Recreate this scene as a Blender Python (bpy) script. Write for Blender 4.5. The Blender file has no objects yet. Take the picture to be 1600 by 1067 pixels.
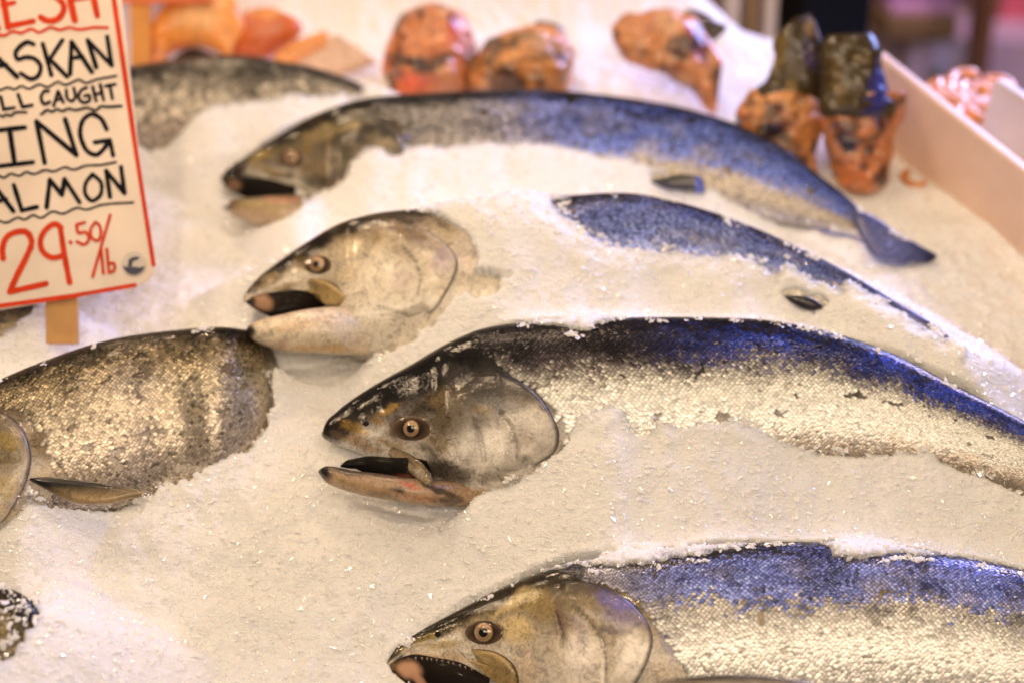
import bpy, math, random
import numpy as np
from mathutils import Matrix, Vector
from mathutils.bvhtree import BVHTree
random.seed(7); rng = np.random.default_rng(7)
R = math.radians
S = bpy.context.scene
COL = S.collection

# ------------------------------------------------------------------ camera, world, lamps, exposure
TILT = R(20)                       # the ice bed slopes up away from the shopper
BED = Matrix.Rotation(TILT, 4, 'X')
FOCUS = 1.095; TH = R(43); DIST = 1.265; FPX = 2222.0
CAM = np.array([0, -DIST*math.cos(TH), DIST*math.sin(TH)])
FWD = np.array([0, math.cos(TH), -math.sin(TH)]); RIGHT = np.array([1., 0, 0]); UP = np.array([0, math.sin(TH), math.cos(TH)])
cd = bpy.data.cameras.new('camera'); cam = bpy.data.objects.new('camera', cd); COL.objects.link(cam)
cd.sensor_width = 36; cd.lens = 50; cd.clip_start = .05; cd.clip_end = 100
cam.matrix_world = BED @ Matrix.Translation(CAM) @ Matrix.Rotation(R(90) - TH, 4, 'X')
cd.dof.use_dof = True; cd.dof.focus_distance = FOCUS; cd.dof.aperture_fstop = 1.9; cd.dof.aperture_blades = 0
S.camera = cam
w = bpy.data.worlds.new('World'); S.world = w; w.use_nodes = True
w.node_tree.nodes['Background'].inputs[0].default_value = (.78, .76, .9, 1)
w.node_tree.nodes['Background'].inputs[1].default_value = .07
S.view_settings.view_transform = 'Standard'; S.view_settings.look = 'None'
S.view_settings.exposure = .02; S.view_settings.gamma = 1
S.cycles.use_denoising = True; S.cycles.max_bounces = 10; S.cycles.diffuse_bounces = 6; S.cycles.transparent_max_bounces = 12
S.cycles.caustics_reflective = False; S.cycles.caustics_refractive = False; S.cycles.sample_clamp_indirect = 6

def lamp(name, kind, loc, target, energy, color, size=.1, size_y=None):
    d = bpy.data.lights.new(name, kind); d.energy = energy; d.color = color
    if kind == 'AREA':
        d.size = size
        if size_y: d.shape = 'RECTANGLE'; d.size_y = size_y
    else: d.shadow_soft_size = size
    o = bpy.data.objects.new(name, d); COL.objects.link(o)
    p = BED @ Vector(loc); t = BED @ Vector(target)
    o.matrix_world = Matrix.Translation(p) @ (t - p).to_track_quat('-Z', 'Y').to_matrix().to_4x4()
    return o
WARM = (1, .725, .455)
lamp('flank_fill', 'AREA', (.15, -1.25, 1.5), (.05, -.05, 0), 14, (1, .78, .56), 1.7, .35)  # added soft fill from behind the viewer to brighten the flanks
lamp('window_daylight', 'AREA', (1.0, .82, .46), (.36, .06, 0), 20, (.33, .43, 1), .8, .36)
lamp('background_fill', 'POINT', (1.25, 1.5, .85), (0, 0, 0), 52, (1, .68, .80), .06)  # added point light to brighten the background beyond the divider
for x, y, z, e in [(-.30, .58, 1.04, 5), (-.13, .58, 1.14, 5), (-.88, .14, .95, 5), (-.79, -.08, .90, 4.5), (-.42, .03, 1.12, 5), (-.82, .58, 1.0, 4.5), (-.22, .80, 1.10, 4.5), (-.62, 1.18, .90, 10), (-.36, -.42, 1.20, 4.5), (.02, -.32, 1.2, 5.5), (.42, -.36, 1.15, 6), (.45, .25, 1.2, 6)]:
    lamp('hanging_bulb', 'POINT', (x, y, z), (0, 0, 0), e, WARM, .022)

# ------------------------------------------------------------------ picture / bed geometry helpers (bed coordinates)
def rays(px, py):
    px = np.asarray(px, float); py = np.asarray(py, float)
    return FWD + ((px - 800)/FPX)[..., None]*RIGHT - ((py - 533.5)/FPX)[..., None]*UP
def on_z(px, py, z=0.):
    d = rays(px, py); t = (z - CAM[2])/d[..., 2]; return CAM + d*t[..., None]
def on_plane(px, py, p0, n):
    d = rays(px, py); t = ((p0 - CAM) @ n)/(d @ n); return CAM + d*t[..., None]
def project(P):
    v = P - CAM; t = v @ FWD
    return 800 + FPX*(v @ RIGHT)/t, 533.5 - FPX*(v @ UP)/t, t

def _hash(ix, iy, iz, seed):
    h = (ix*374761393 + iy*668265263 + iz*2147483647 + seed*974711) & 0xffffffff
    h = ((h ^ (h >> 13))*1274126177) & 0xffffffff
    return ((h ^ (h >> 16)) & 0xffff)/65535.0
def vnoise(x, y, z=0., seed=0):
    x = np.asarray(x, float); y = np.asarray(y, float); z = np.zeros_like(x) + z
    ix = np.floor(x).astype(np.int64); iy = np.floor(y).astype(np.int64); iz = np.floor(z).astype(np.int64)
    fx = x - ix; fy = y - iy; fz = z - iz
    fx = fx*fx*(3-2*fx); fy = fy*fy*(3-2*fy); fz = fz*fz*(3-2*fz); r = 0
    for a in (0, 1):
        for b in (0, 1):
            for c in (0, 1):
                r = r + _hash(ix+a, iy+b, iz+c, seed)*(fx if a else 1-fx)*(fy if b else 1-fy)*(fz if c else 1-fz)
    return r*2 - 1
def fbm(x, y, z=0., seed=0, o=3):
    r = 0; a = 1.; t = 0
    for k in range(o):
        r = r + a*vnoise(np.asarray(x)*2**k, np.asarray(y)*2**k, np.asarray(z)*2**k, seed+k); t += a; a *= .5
    return r/t
def sstep(a, b, x):
    t = np.clip((x-a)/(b-a), 0, 1); return t*t*(3-2*t)
def inside(px, py, poly):
    poly = np.asarray(poly, float); r = np.zeros(np.shape(px), bool); n = len(poly)
    for i in range(n):
        x0, y0 = poly[i]; x1, y1 = poly[(i+1) % n]
        if y0 == y1: continue
        c = ((y0 > py) != (y1 > py)) & (px < (x1-x0)*(py-y0)/(y1-y0) + x0)
        r ^= c
    return r
def poly_dist(px, py, line, closed=True):
    line = np.asarray(line, float); d = np.full(np.shape(px), 1e9); n = len(line)
    for i in range(n if closed else n-1):
        a = line[i]; b = line[(i+1) % n]; e = b - a; L = max(e @ e, 1e-9)
        t = np.clip(((px-a[0])*e[0] + (py-a[1])*e[1])/L, 0, 1)
        d = np.minimum(d, np.hypot(px-a[0]-t*e[0], py-a[1]-t*e[1]))
    return d
def spline(pts, n, closed=False):
    """smooth curve through points, n samples"""
    P = np.asarray(pts, float)
    if closed: P = np.vstack([P, P[:1]])
    seg = np.linalg.norm(np.diff(P, axis=0), axis=1) + 1e-9
    t = np.concatenate([[0], np.cumsum(seg)]); u = np.linspace(0, t[-1], n, endpoint=not closed)
    return hermite(t, P, u, closed)
def hermite(t, P, u, closed=False):
    m = np.zeros_like(P); d = np.diff(P, axis=0)/np.diff(t)[:, None]; h = np.diff(t)
    m[1:-1] = (d[:-1]*h[1:, None] + d[1:]*h[:-1, None])/(h[:-1]+h[1:])[:, None]
    if closed: m[0] = m[-1] = (d[0]*h[-1] + d[-1]*h[0])/(h[0]+h[-1])
    else: m[0] = d[0]; m[-1] = d[-1]
    k = np.clip(np.searchsorted(t, u, side='right')-1, 0, len(t)-2); hh = (t[k+1]-t[k])[:, None]; s = ((u-t[k])[:, None])/hh
    return (2*s**3-3*s**2+1)*P[k] + (s**3-2*s**2+s)*hh*m[k] + (-2*s**3+3*s**2)*P[k+1] + (s**3-s**2)*hh*m[k+1]

# ------------------------------------------------------------------ objects
def mesh(name, V, F, colors=None, smooth=True, mat=None):
    """F: list of int arrays (m,3) and/or (m,4)"""
    if not isinstance(F, (list, tuple)): F = [F]
    F = [np.asarray(f, np.int32) for f in F if len(f)]
    me = bpy.data.meshes.new(name); V = np.ascontiguousarray(V, np.float32)
    loops = np.concatenate([f.ravel() for f in F]); tot = np.concatenate([np.full(len(f), f.shape[1], np.int32) for f in F])
    me.vertices.add(len(V)); me.vertices.foreach_set('co', V.ravel())
    me.loops.add(len(loops)); me.loops.foreach_set('vertex_index', loops)
    me.polygons.add(len(tot)); me.polygons.foreach_set('loop_start', (np.cumsum(tot)-tot).astype(np.int32))
    me.polygons.foreach_set('use_smooth', np.full(len(tot), smooth))
    me.update(calc_edges=True); me.validate()
    if colors is not None:
        c = np.ones((len(V), 4), np.float32); c[:, :colors.shape[1]] = np.clip(colors, 0, 1)
        a = me.color_attributes.new('Col', 'FLOAT_COLOR', 'POINT'); a.data.foreach_set('color', c.ravel())
    if mat: me.materials.append(mat)
    return me
class Thing:
    def __init__(s, name, label, cat, anchor, group=None):
        s.a = np.asarray(anchor, float); o = bpy.data.objects.new(name, None); COL.objects.link(o)
        o.empty_display_size = .03; o.matrix_world = BED @ Matrix.Translation(s.a)
        o['label'] = label; o['category'] = cat
        if group: o['group'] = group
        s.o = o
    def part(s, name, V, F, colors=None, mat=None, smooth=True, parent=None, kind=None, label=None):
        o = bpy.data.objects.new(name, mesh(name, np.asarray(V) - s.a, F, colors, smooth, mat)); COL.objects.link(o)
        o.parent = parent or s.o
        if kind: o['kind'] = kind
        if label: o['label'] = label
        return o
def single(name, V, F, colors=None, mat=None, smooth=True, kind=None, label=None, cat=None, group=None, anchor=(0, 0, 0)):
    a = np.asarray(anchor, float)
    o = bpy.data.objects.new(name, mesh(name, np.asarray(V) - a, F, colors, smooth, mat)); COL.objects.link(o)
    o.matrix_world = BED @ Matrix.Translation(a)
    for k, v in (('kind', kind), ('label', label), ('category', cat), ('group', group)):
        if v: o[k] = v
    return o
def grid_faces(nu, nv, wrap=False, off=0):
    i = np.arange(nu-1)[:, None]; j = np.arange(nv if wrap else nv-1)[None]; k = (j+1) % nv
    f = np.stack(np.broadcast_arrays(i*nv+j, i*nv+k, (i+1)*nv+k, (i+1)*nv+j), -1).reshape(-1, 4)
    return f + off
def box(x0, x1, y0, y1, z0, z1, bev=.0):
    V = np.array([(x, y, z) for z in (z0, z1) for y in (y0, y1) for x in (x0, x1)], float)
    F = np.array([(0, 2, 3, 1), (4, 5, 7, 6), (0, 1, 5, 4), (2, 6, 7, 3), (0, 4, 6, 2), (1, 3, 7, 5)])
    return V, F

# ------------------------------------------------------------------ materials
def mat(name, **k):
    m = bpy.data.materials.new(name); m.use_nodes = True; n = m.node_tree.nodes; b = n['Principled BSDF']
    for kk, v in k.items():
        key = {'rough': 'Roughness', 'metal': 'Metallic', 'color': 'Base Color', 'coat': 'Coat Weight', 'coatr': 'Coat Roughness', 'spec': 'Specular IOR Level',
               'sss': 'Subsurface Weight', 'sssr': 'Subsurface Radius', 'ssss': 'Subsurface Scale', 'trans': 'Transmission Weight', 'ior': 'IOR'}[kk]
        b.inputs[key].default_value = (*v, 1) if kk == 'color' else v
    return m, m.node_tree, b
def N(t, typ, **k):
    n = t.nodes.new(typ)
    for kk, v in k.items(): setattr(n, kk, v)
    return n
def noise_node(t, scale, detail=4, rough=.55, dist=0.):
    c = N(t, 'ShaderNodeTexCoord'); n = N(t, 'ShaderNodeTexNoise'); n.inputs['Scale'].default_value = scale
    n.inputs['Detail'].default_value = detail; n.inputs['Roughness'].default_value = rough; n.inputs['Distortion'].default_value = dist
    t.links.new(c.outputs['Object'], n.inputs['Vector']); return n
def ramp(t, src, stops):
    r = N(t, 'ShaderNodeValToRGB'); e = r.color_ramp.elements
    e[0].position, e[0].color = stops[0][0], (*stops[0][1], 1) if not np.isscalar(stops[0][1]) else (stops[0][1],)*3 + (1,)
    e[1].position, e[1].color = stops[-1][0], (*stops[-1][1], 1) if not np.isscalar(stops[-1][1]) else (stops[-1][1],)*3 + (1,)
    for p, c in stops[1:-1]:
        q = e.new(p); q.color = (*c, 1) if not np.isscalar(c) else (c, c, c, 1)
    t.links.new(src, r.inputs[0]); return r
def vcol_mat(name, mottle=(.35, 1.25), ms=190, fine=700, bump=.25, bumpd=.0006, bs=420, rgh=(.2, .42), pale=.5, **k):
    m, t, b = mat(name, **k); a = N(t, 'ShaderNodeVertexColor', layer_name='Col')
    n1 = noise_node(t, ms, 7, .72, 1.0); r1 = ramp(t, n1.outputs[0], [(.38, mottle[0]), (.47, .85), (.54, 1.0), (.66, mottle[1])])
    n2 = noise_node(t, fine, 4, .7, .8); r2 = ramp(t, n2.outputs[0], [(.36, (.35+.5*mottle[0])), (.48, 1.0), (.64, 1.15)])
    bw = N(t, 'ShaderNodeRGBToBW'); t.links.new(a.outputs[0], bw.inputs[0]); lf = N(t, 'ShaderNodeMapRange'); lf.inputs[1].default_value = .08; lf.inputs[2].default_value = .55; lf.inputs[3].default_value = 1; lf.inputs[4].default_value = pale
    t.links.new(bw.outputs[0], lf.inputs[0])
    mx = N(t, 'ShaderNodeMix', data_type='RGBA', blend_type='MULTIPLY'); t.links.new(lf.outputs[0], mx.inputs[0])
    t.links.new(a.outputs[0], mx.inputs[6]); t.links.new(r1.outputs[0], mx.inputs[7])
    m2 = N(t, 'ShaderNodeMix', data_type='RGBA', blend_type='MULTIPLY'); t.links.new(lf.outputs[0], m2.inputs[0])
    t.links.new(mx.outputs[2], m2.inputs[6]); t.links.new(r2.outputs[0], m2.inputs[7]); t.links.new(m2.outputs[2], b.inputs['Base Color'])
    mr = N(t, 'ShaderNodeMapRange'); mr.inputs[3].default_value, mr.inputs[4].default_value = rgh
    t.links.new(n1.outputs[0], mr.inputs[0]); t.links.new(mr.outputs[0], b.inputs['Roughness'])
    n3 = noise_node(t, bs, 3, .6, .3); bp = N(t, 'ShaderNodeBump'); bp.inputs['Strength'].default_value = bump; bp.inputs['Distance'].default_value = bumpd
    t.links.new(n3.outputs[0], bp.inputs['Height']); t.links.new(bp.outputs[0], b.inputs['Normal']); t.links.new(bp.outputs[0], b.inputs['Coat Normal'])
    return m
M = {}
M['skin'] = vcol_mat('wet_fish_skin', metal=.02, coat=.75, coatr=.045, bump=.28, spec=.07, rgh=(.3, .5), pale=.75)
M['jaw'] = vcol_mat('wet_jaw_skin', mottle=(.45, 1.15), metal=.02, coat=.5, coatr=.08, bump=.6, pale=.7, sss=.15, sssr=(.01, .004, .002), ssss=.5)
M['gill'] = vcol_mat('gill_plate', metal=.10, coat=.5, coatr=.06, bump=.3, mottle=(.5, 1.15), ms=120, spec=.35, rgh=(.3, .5), pale=.8)
M['flesh'] = vcol_mat('raw_flesh', mottle=(.6, 1.2), ms=90, fine=260, metal=0, coat=.6, coatr=.15, bump=.5, bumpd=.002, bs=120, sss=.3, sssr=(.02, .006, .003), ssss=.5)
M['fin'] = vcol_mat('fin_membrane', mottle=(.6, 1.2), metal=.1, coat=.6, coatr=.15, bump=.3)
m, t, b = mat('fish_scale', metal=.5, rough=.32, coat=.22, coatr=.13, spec=.25); a = N(t, 'ShaderNodeVertexColor', layer_name='Col')
t.links.new(a.outputs[0], b.inputs['Base Color']); M['scale'] = m
m, t, b = mat('mouth_lining', rough=.5, coat=.06, coatr=.1, spec=.08); a = N(t, 'ShaderNodeVertexColor', layer_name='Col'); t.links.new(a.outputs[0], b.inputs['Base Color']); M['mouth'] = m
m, t, b = mat('eye_glaze', rough=.12, coat=1., coatr=.03, metal=.15); a = N(t, 'ShaderNodeVertexColor', layer_name='Col'); t.links.new(a.outputs[0], b.inputs['Base Color']); M['eye'] = m; b.inputs['Roughness'].default_value = .2; b.inputs['Coat Weight'].default_value = 1.
M['pupil'] = mat('pupil', color=(.008, .007, .006), rough=.05, coat=1., coatr=.02)[0]
M['tooth'] = mat('tooth', color=(.75, .6, .4), rough=.3)[0]
# ice
m, t, b = mat('crushed_ice', color=(.91, .92, .92), rough=.3, sss=.55, sssr=(.008, .007, .006), ssss=1., spec=.4)
n1 = noise_node(t, 260, 5, .7, .8); n2 = noise_node(t, 60, 3, .6, .5)
ad = N(t, 'ShaderNodeMath', operation='ADD'); t.links.new(n1.outputs[0], ad.inputs[0]); t.links.new(n2.outputs[0], ad.inputs[1])
bp = N(t, 'ShaderNodeBump'); bp.inputs['Strength'].default_value = .55; bp.inputs['Distance'].default_value = .003
n3 = N(t, 'ShaderNodeTexNoise'); n3.inputs['Scale'].default_value = 130; n3.inputs['Detail'].default_value = 5; n3.inputs['Distortion'].default_value = 1.2; tc_ = N(t, 'ShaderNodeTexCoord'); mp_ = N(t, 'ShaderNodeMapping'); mp_.inputs['Scale'].default_value = (.45, 1.6, 1); mp_.inputs['Rotation'].default_value = (0, 0, .35)
t.links.new(tc_.outputs['Object'], mp_.inputs[0]); t.links.new(mp_.outputs[0], n3.inputs['Vector']); ad2 = N(t, 'ShaderNodeMath', operation='MULTIPLY_ADD'); ad2.inputs[1].default_value = 1.3; t.links.new(n3.outputs[0], ad2.inputs[0]); t.links.new(ad.outputs[0], ad2.inputs[2])
t.links.new(ad2.outputs[0], bp.inputs['Height']); t.links.new(bp.outputs[0], b.inputs['Normal']); M['ice'] = m
va = N(t, 'ShaderNodeVertexColor', layer_name='Col'); th_ = N(t, 'ShaderNodeSeparateColor'); t.links.new(va.outputs[0], th_.inputs[0])
nn_ = noise_node(t, 300, 3, .7, .5); rr_ = ramp(t, nn_.outputs[0], [(.35, .25), (.62, 1.)]); mm_ = N(t, 'ShaderNodeMath', operation='MULTIPLY'); t.links.new(th_.outputs[0], mm_.inputs[0]); t.links.new(rr_.outputs[0], mm_.inputs[1])
ts_ = N(t, 'ShaderNodeBsdfTransparent'); ms_ = N(t, 'ShaderNodeMixShader'); t.links.new(mm_.outputs[0], ms_.inputs[0]); t.links.new(b.outputs[0], ms_.inputs[1]); t.links.new(ts_.outputs[0], ms_.inputs[2]); t.links.new(ms_.outputs[0], t.nodes['Material Output'].inputs[0])
m, t, b = mat('ice_flake', color=(.95, .95, .95), rough=.12, spec=.6)
tp_ = N(t, 'ShaderNodeBsdfTransparent'); mx3 = N(t, 'ShaderNodeMixShader'); mx3.inputs[0].default_value = .3
t.links.new(b.outputs[0], mx3.inputs[1]); t.links.new(tp_.outputs[0], mx3.inputs[2]); t.links.new(mx3.outputs[0], t.nodes['Material Output'].inputs[0]); M['flake'] = m
def plain(name, color, rough=.5, grain=0, **k):
    m, t, b = mat(name, color=color, rough=rough, **k)
    n = noise_node(t, grain or 14, 4, .6); r = ramp(t, n.outputs[0], [(.3, tuple(.82*c for c in color)), (.7, tuple(min(1, 1.1*c) for c in color))])
    t.links.new(r.outputs[0], b.inputs['Base Color']); return m

# ------------------------------------------------------------------ lofted bodies
def tilt_n(tau): return np.array([0, -math.sin(tau), math.cos(tau)])
class Loft:
    """stations: (top px, top py, bottom px, bottom py, thickness ratio, dz)"""
    def __init__(s, st, zc=.01, tau=R(22), nu=200, pw=.85, plane=None, shrink=.985, head=0, hpw=.6):
        n = tilt_n(tau) if plane is None else plane[1]; s.n = n; T = []; Bt = []; th = []
        for q in st:
            tx, ty, bx, by, r = q[:5]; dz = q[5] if len(q) > 5 else 0
            mx, my = (tx+bx)/2, (ty+by)/2
            c = on_z(mx, my, zc+dz) if plane is None else on_plane(mx, my, *plane)
            T.append(on_plane(tx, ty, c, n)); Bt.append(on_plane(bx, by, c, n)); th.append(r)
        T = np.array(T); Bt = np.array(Bt); c = (T+Bt)/2; h = (T-Bt)/2*shrink
        L = np.linalg.norm(np.diff(c, axis=0), axis=1); L = np.maximum(L, .4*np.abs(np.diff(np.linalg.norm(h, axis=1)))+1e-5)
        t = np.concatenate([[0], np.cumsum(L)])
        A = np.hstack([c, h, (np.linalg.norm(h, axis=1)*np.array(th))[:, None], np.array([hpw + (pw-hpw)*min(1, max(0, (i-head)/3)) if head else pw for i in range(len(st))])[:, None]])
        s.t = t; s.A = A; s.pw = pw; s.nu = nu; s.len = t[-1]
        e = np.linspace(0, 1, nu); e = e*(1-.0) ; s.u = t[-1]*(e - .06*np.sin(2*np.pi*e)/(2*np.pi)*0)
        s.D = hermite(t, A, s.u)
    def at(s, u, phi):
        D = np.stack([np.interp(u, s.u, s.D[:, k]) for k in range(8)], -1)
        sn = np.sin(phi); sn = np.sign(sn)*np.abs(sn)**D[..., 7]
        return D[..., :3] + D[..., 3:6]*np.cos(phi)[..., None] + (D[..., 6]*sn)[..., None]*s.n
    def surf(s, nv=96):
        phi = np.arange(nv)/nv*2*np.pi
        V = s.at(np.repeat(s.u, nv), np.tile(phi, s.nu)); q = np.tile((1-np.cos(phi))/2, s.nu); front = np.tile(np.sin(phi) >= -.05, s.nu)
        F4 = grid_faces(s.nu, nv, True); n0 = len(V)
        V = np.vstack([V, s.D[0, :3], s.D[-1, :3]]); j = np.arange(nv); k = (j+1) % nv
        F3 = np.concatenate([np.stack([np.full(nv, n0), k, j], 1), np.stack([np.full(nv, n0+1), (s.nu-1)*nv+j, (s.nu-1)*nv+k], 1)])
        q = np.concatenate([q, [.5, .5]]); u = np.concatenate([np.repeat(s.u, nv), [0, s.len]])
        return V, [F4, F3], q, u
def lerp_ramp(x, stops):
    xs = [p for p, _ in stops]; return np.stack([np.interp(x, xs, [c[k] for _, c in stops]) for k in range(3)], -1)
def paint(px, py, base, blobs, seed=0, warp=9):
    wx = px + warp*fbm(px/22, py/22, 0, seed+11) + .4*warp*fbm(px/7, py/7, 0, seed+31); wy = py + warp*fbm(px/22, py/22, 5.3, seed+12) + .4*warp*fbm(px/7, py/7, 3.1, seed+32); c = base.copy()
    for bl in blobs:
        x, y, rx, ry, ang, col, al = bl; ca, sa = math.cos(R(ang)), math.sin(R(ang))
        dx = (wx-x)*ca + (wy-y)*sa; dy = -(wx-x)*sa + (wy-y)*ca
        a = al*(1 - sstep(.45, 1.15, np.sqrt((dx/rx)**2 + (dy/ry)**2)))
        c = c*(1-a[:, None]) + np.array(col)*a[:, None]
    return c
def bvh_of(V, F):
    polys = []
    for f in F: polys += f.tolist()
    return BVHTree.FromPolygons(V.tolist(), polys)
def cast(bvh, px, py, fallback=None):
    d = rays(px, py); P = np.full(d.shape, np.nan); Nn = np.full(d.shape, np.nan); c = Vector(CAM)
    for i, dd in enumerate(d):
        v = Vector(dd).normalized(); h = bvh.ray_cast(c, v)
        if h[0] is not None:
            n = h[1]
            if n.dot(v) > 0: n = -n
            P[i] = h[0]; Nn[i] = n
    return P, Nn
def patch(bvh, poly, thick, hard=4., rear=None, width=60, grooves=(), n=112, rings=22, sink=.0007, flat=False):
    """a plate grown out of the body: outline in picture pixels, raised (metres) towards its free edge, sunk into the skin elsewhere"""
    b = spline(poly, n, True); c = b.mean(0); f = np.linspace(0, 1, rings)**.75
    Q = (c + (b-c)[None]*f[:, None, None]).reshape(-1, 2); P, Nn = cast(bvh, Q[:, 0], Q[:, 1])
    bad = np.isnan(P[:, 0])
    if bad.any():
        good = np.where(~bad)[0]
        for i in np.where(bad)[0]:
            k = good[np.argmin(((Q[good]-Q[i])**2).sum(1))]; P[i] = on_plane(Q[i, 0], Q[i, 1], P[k], -FWD); Nn[i] = Nn[k]
    rd = rays(Q[:, 0], Q[:, 1]); tt = ((P - CAM) @ FWD).reshape(rings, n)
    for _ in range(5 if rear is not None else 2):
        tt = (tt*2 + np.roll(tt, 1, 1) + np.roll(tt, -1, 1) + np.vstack([tt[:1], tt[:-1]]) + np.vstack([tt[1:], tt[-1:]]))/6
    if flat:
        Aq = np.stack([np.ones(len(Q)), Q[:, 0]-c[0], Q[:, 1]-c[1]], 1); co, *_ = np.linalg.lstsq(Aq, tt.ravel(), rcond=None); fit = Aq @ co; res = fit - tt.ravel()
        front = sstep(0, .45, ((Q - b[0])**2).sum(1)**.5/np.ptp(b[:, 0])); tt = (fit - .45*max(res.max(), 0)*front + .007*(1-front)).reshape(rings, n)
    P = CAM + rd*tt.reshape(-1, 1)
    G = Nn.reshape(rings, n, 3)
    for _ in range(4): G = (G + np.roll(G, 1, 1) + np.roll(G, -1, 1) + np.vstack([G[:1], G[:-1]]) + np.vstack([G[1:], G[-1:]]))/5
    Nn = G.reshape(-1, 3); Nn /= np.linalg.norm(Nn, axis=1)[:, None]
    d = poly_dist(Q[:, 0], Q[:, 1], b); rim = np.sqrt(np.clip(d/hard, 0, 1))
    if rear is None: h = thick*rim + .0002
    else:
        dr = poly_dist(Q[:, 0], Q[:, 1], rear, False); wgt = 1 - sstep(width*.25, width, dr); db = poly_dist(b[:, 0], b[:, 1], rear, False)
        free = np.tile(db < 12, rings)                                     # spokes that end on the free edge
        h = (thick*wgt + sink*.6)*np.where(free, .35+.65*rim, sstep(0, 26, d)) - np.where(free, 0, sink*(1-sstep(0, 26, d)))
    for line, wd, dep in grooves: h -= dep*np.exp(-(poly_dist(Q[:, 0], Q[:, 1], line, False)/wd)**2)
    V = P + Nn*h[:, None]; V = np.vstack([V, P[-n:] - Nn[-n:]*.002]); Q = np.vstack([Q, Q[-n:]])
    return V, [grid_faces(rings+1, n, True)], Q
def blade(poly, p0, n, thick, hard=8., m=72, rings=10):
    b = spline(poly, m, True); c = b.mean(0); f = np.linspace(0, 1, rings)**.8
    Q = (c + (b-c)[None]*f[:, None, None]).reshape(-1, 2); P = on_plane(Q[:, 0], Q[:, 1], p0, n); d = poly_dist(Q[:, 0], Q[:, 1], b)
    h = thick*np.sqrt(np.clip(d/hard, 0, 1)) + .0003
    V = np.vstack([P + n*h[:, None], P - n*h[:, None]]); k = rings*m
    F = [grid_faces(rings, m, True), grid_faces(rings, m, True, k)[:, ::-1]]
    j = np.arange(m); jj = (j+1) % m; o = (rings-1)*m
    F.append(np.stack([o+j, o+jj, k+o+jj, k+o+j], 1))
    return V, F, np.vstack([Q, Q])

DARK = (.006, .005, .0045); OLIVE = (.10, .07, .022); GOLD = (.50, .31, .08); TAN = (.42, .30, .17); SILV = (.62, .59, .54); CREAM = (.78, .71, .60)
PEACH = (.72, .47, .29); PINK = (.66, .30, .20); BLUE = (.10, .15, .52); PURP = (.20, .16, .36)

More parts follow.
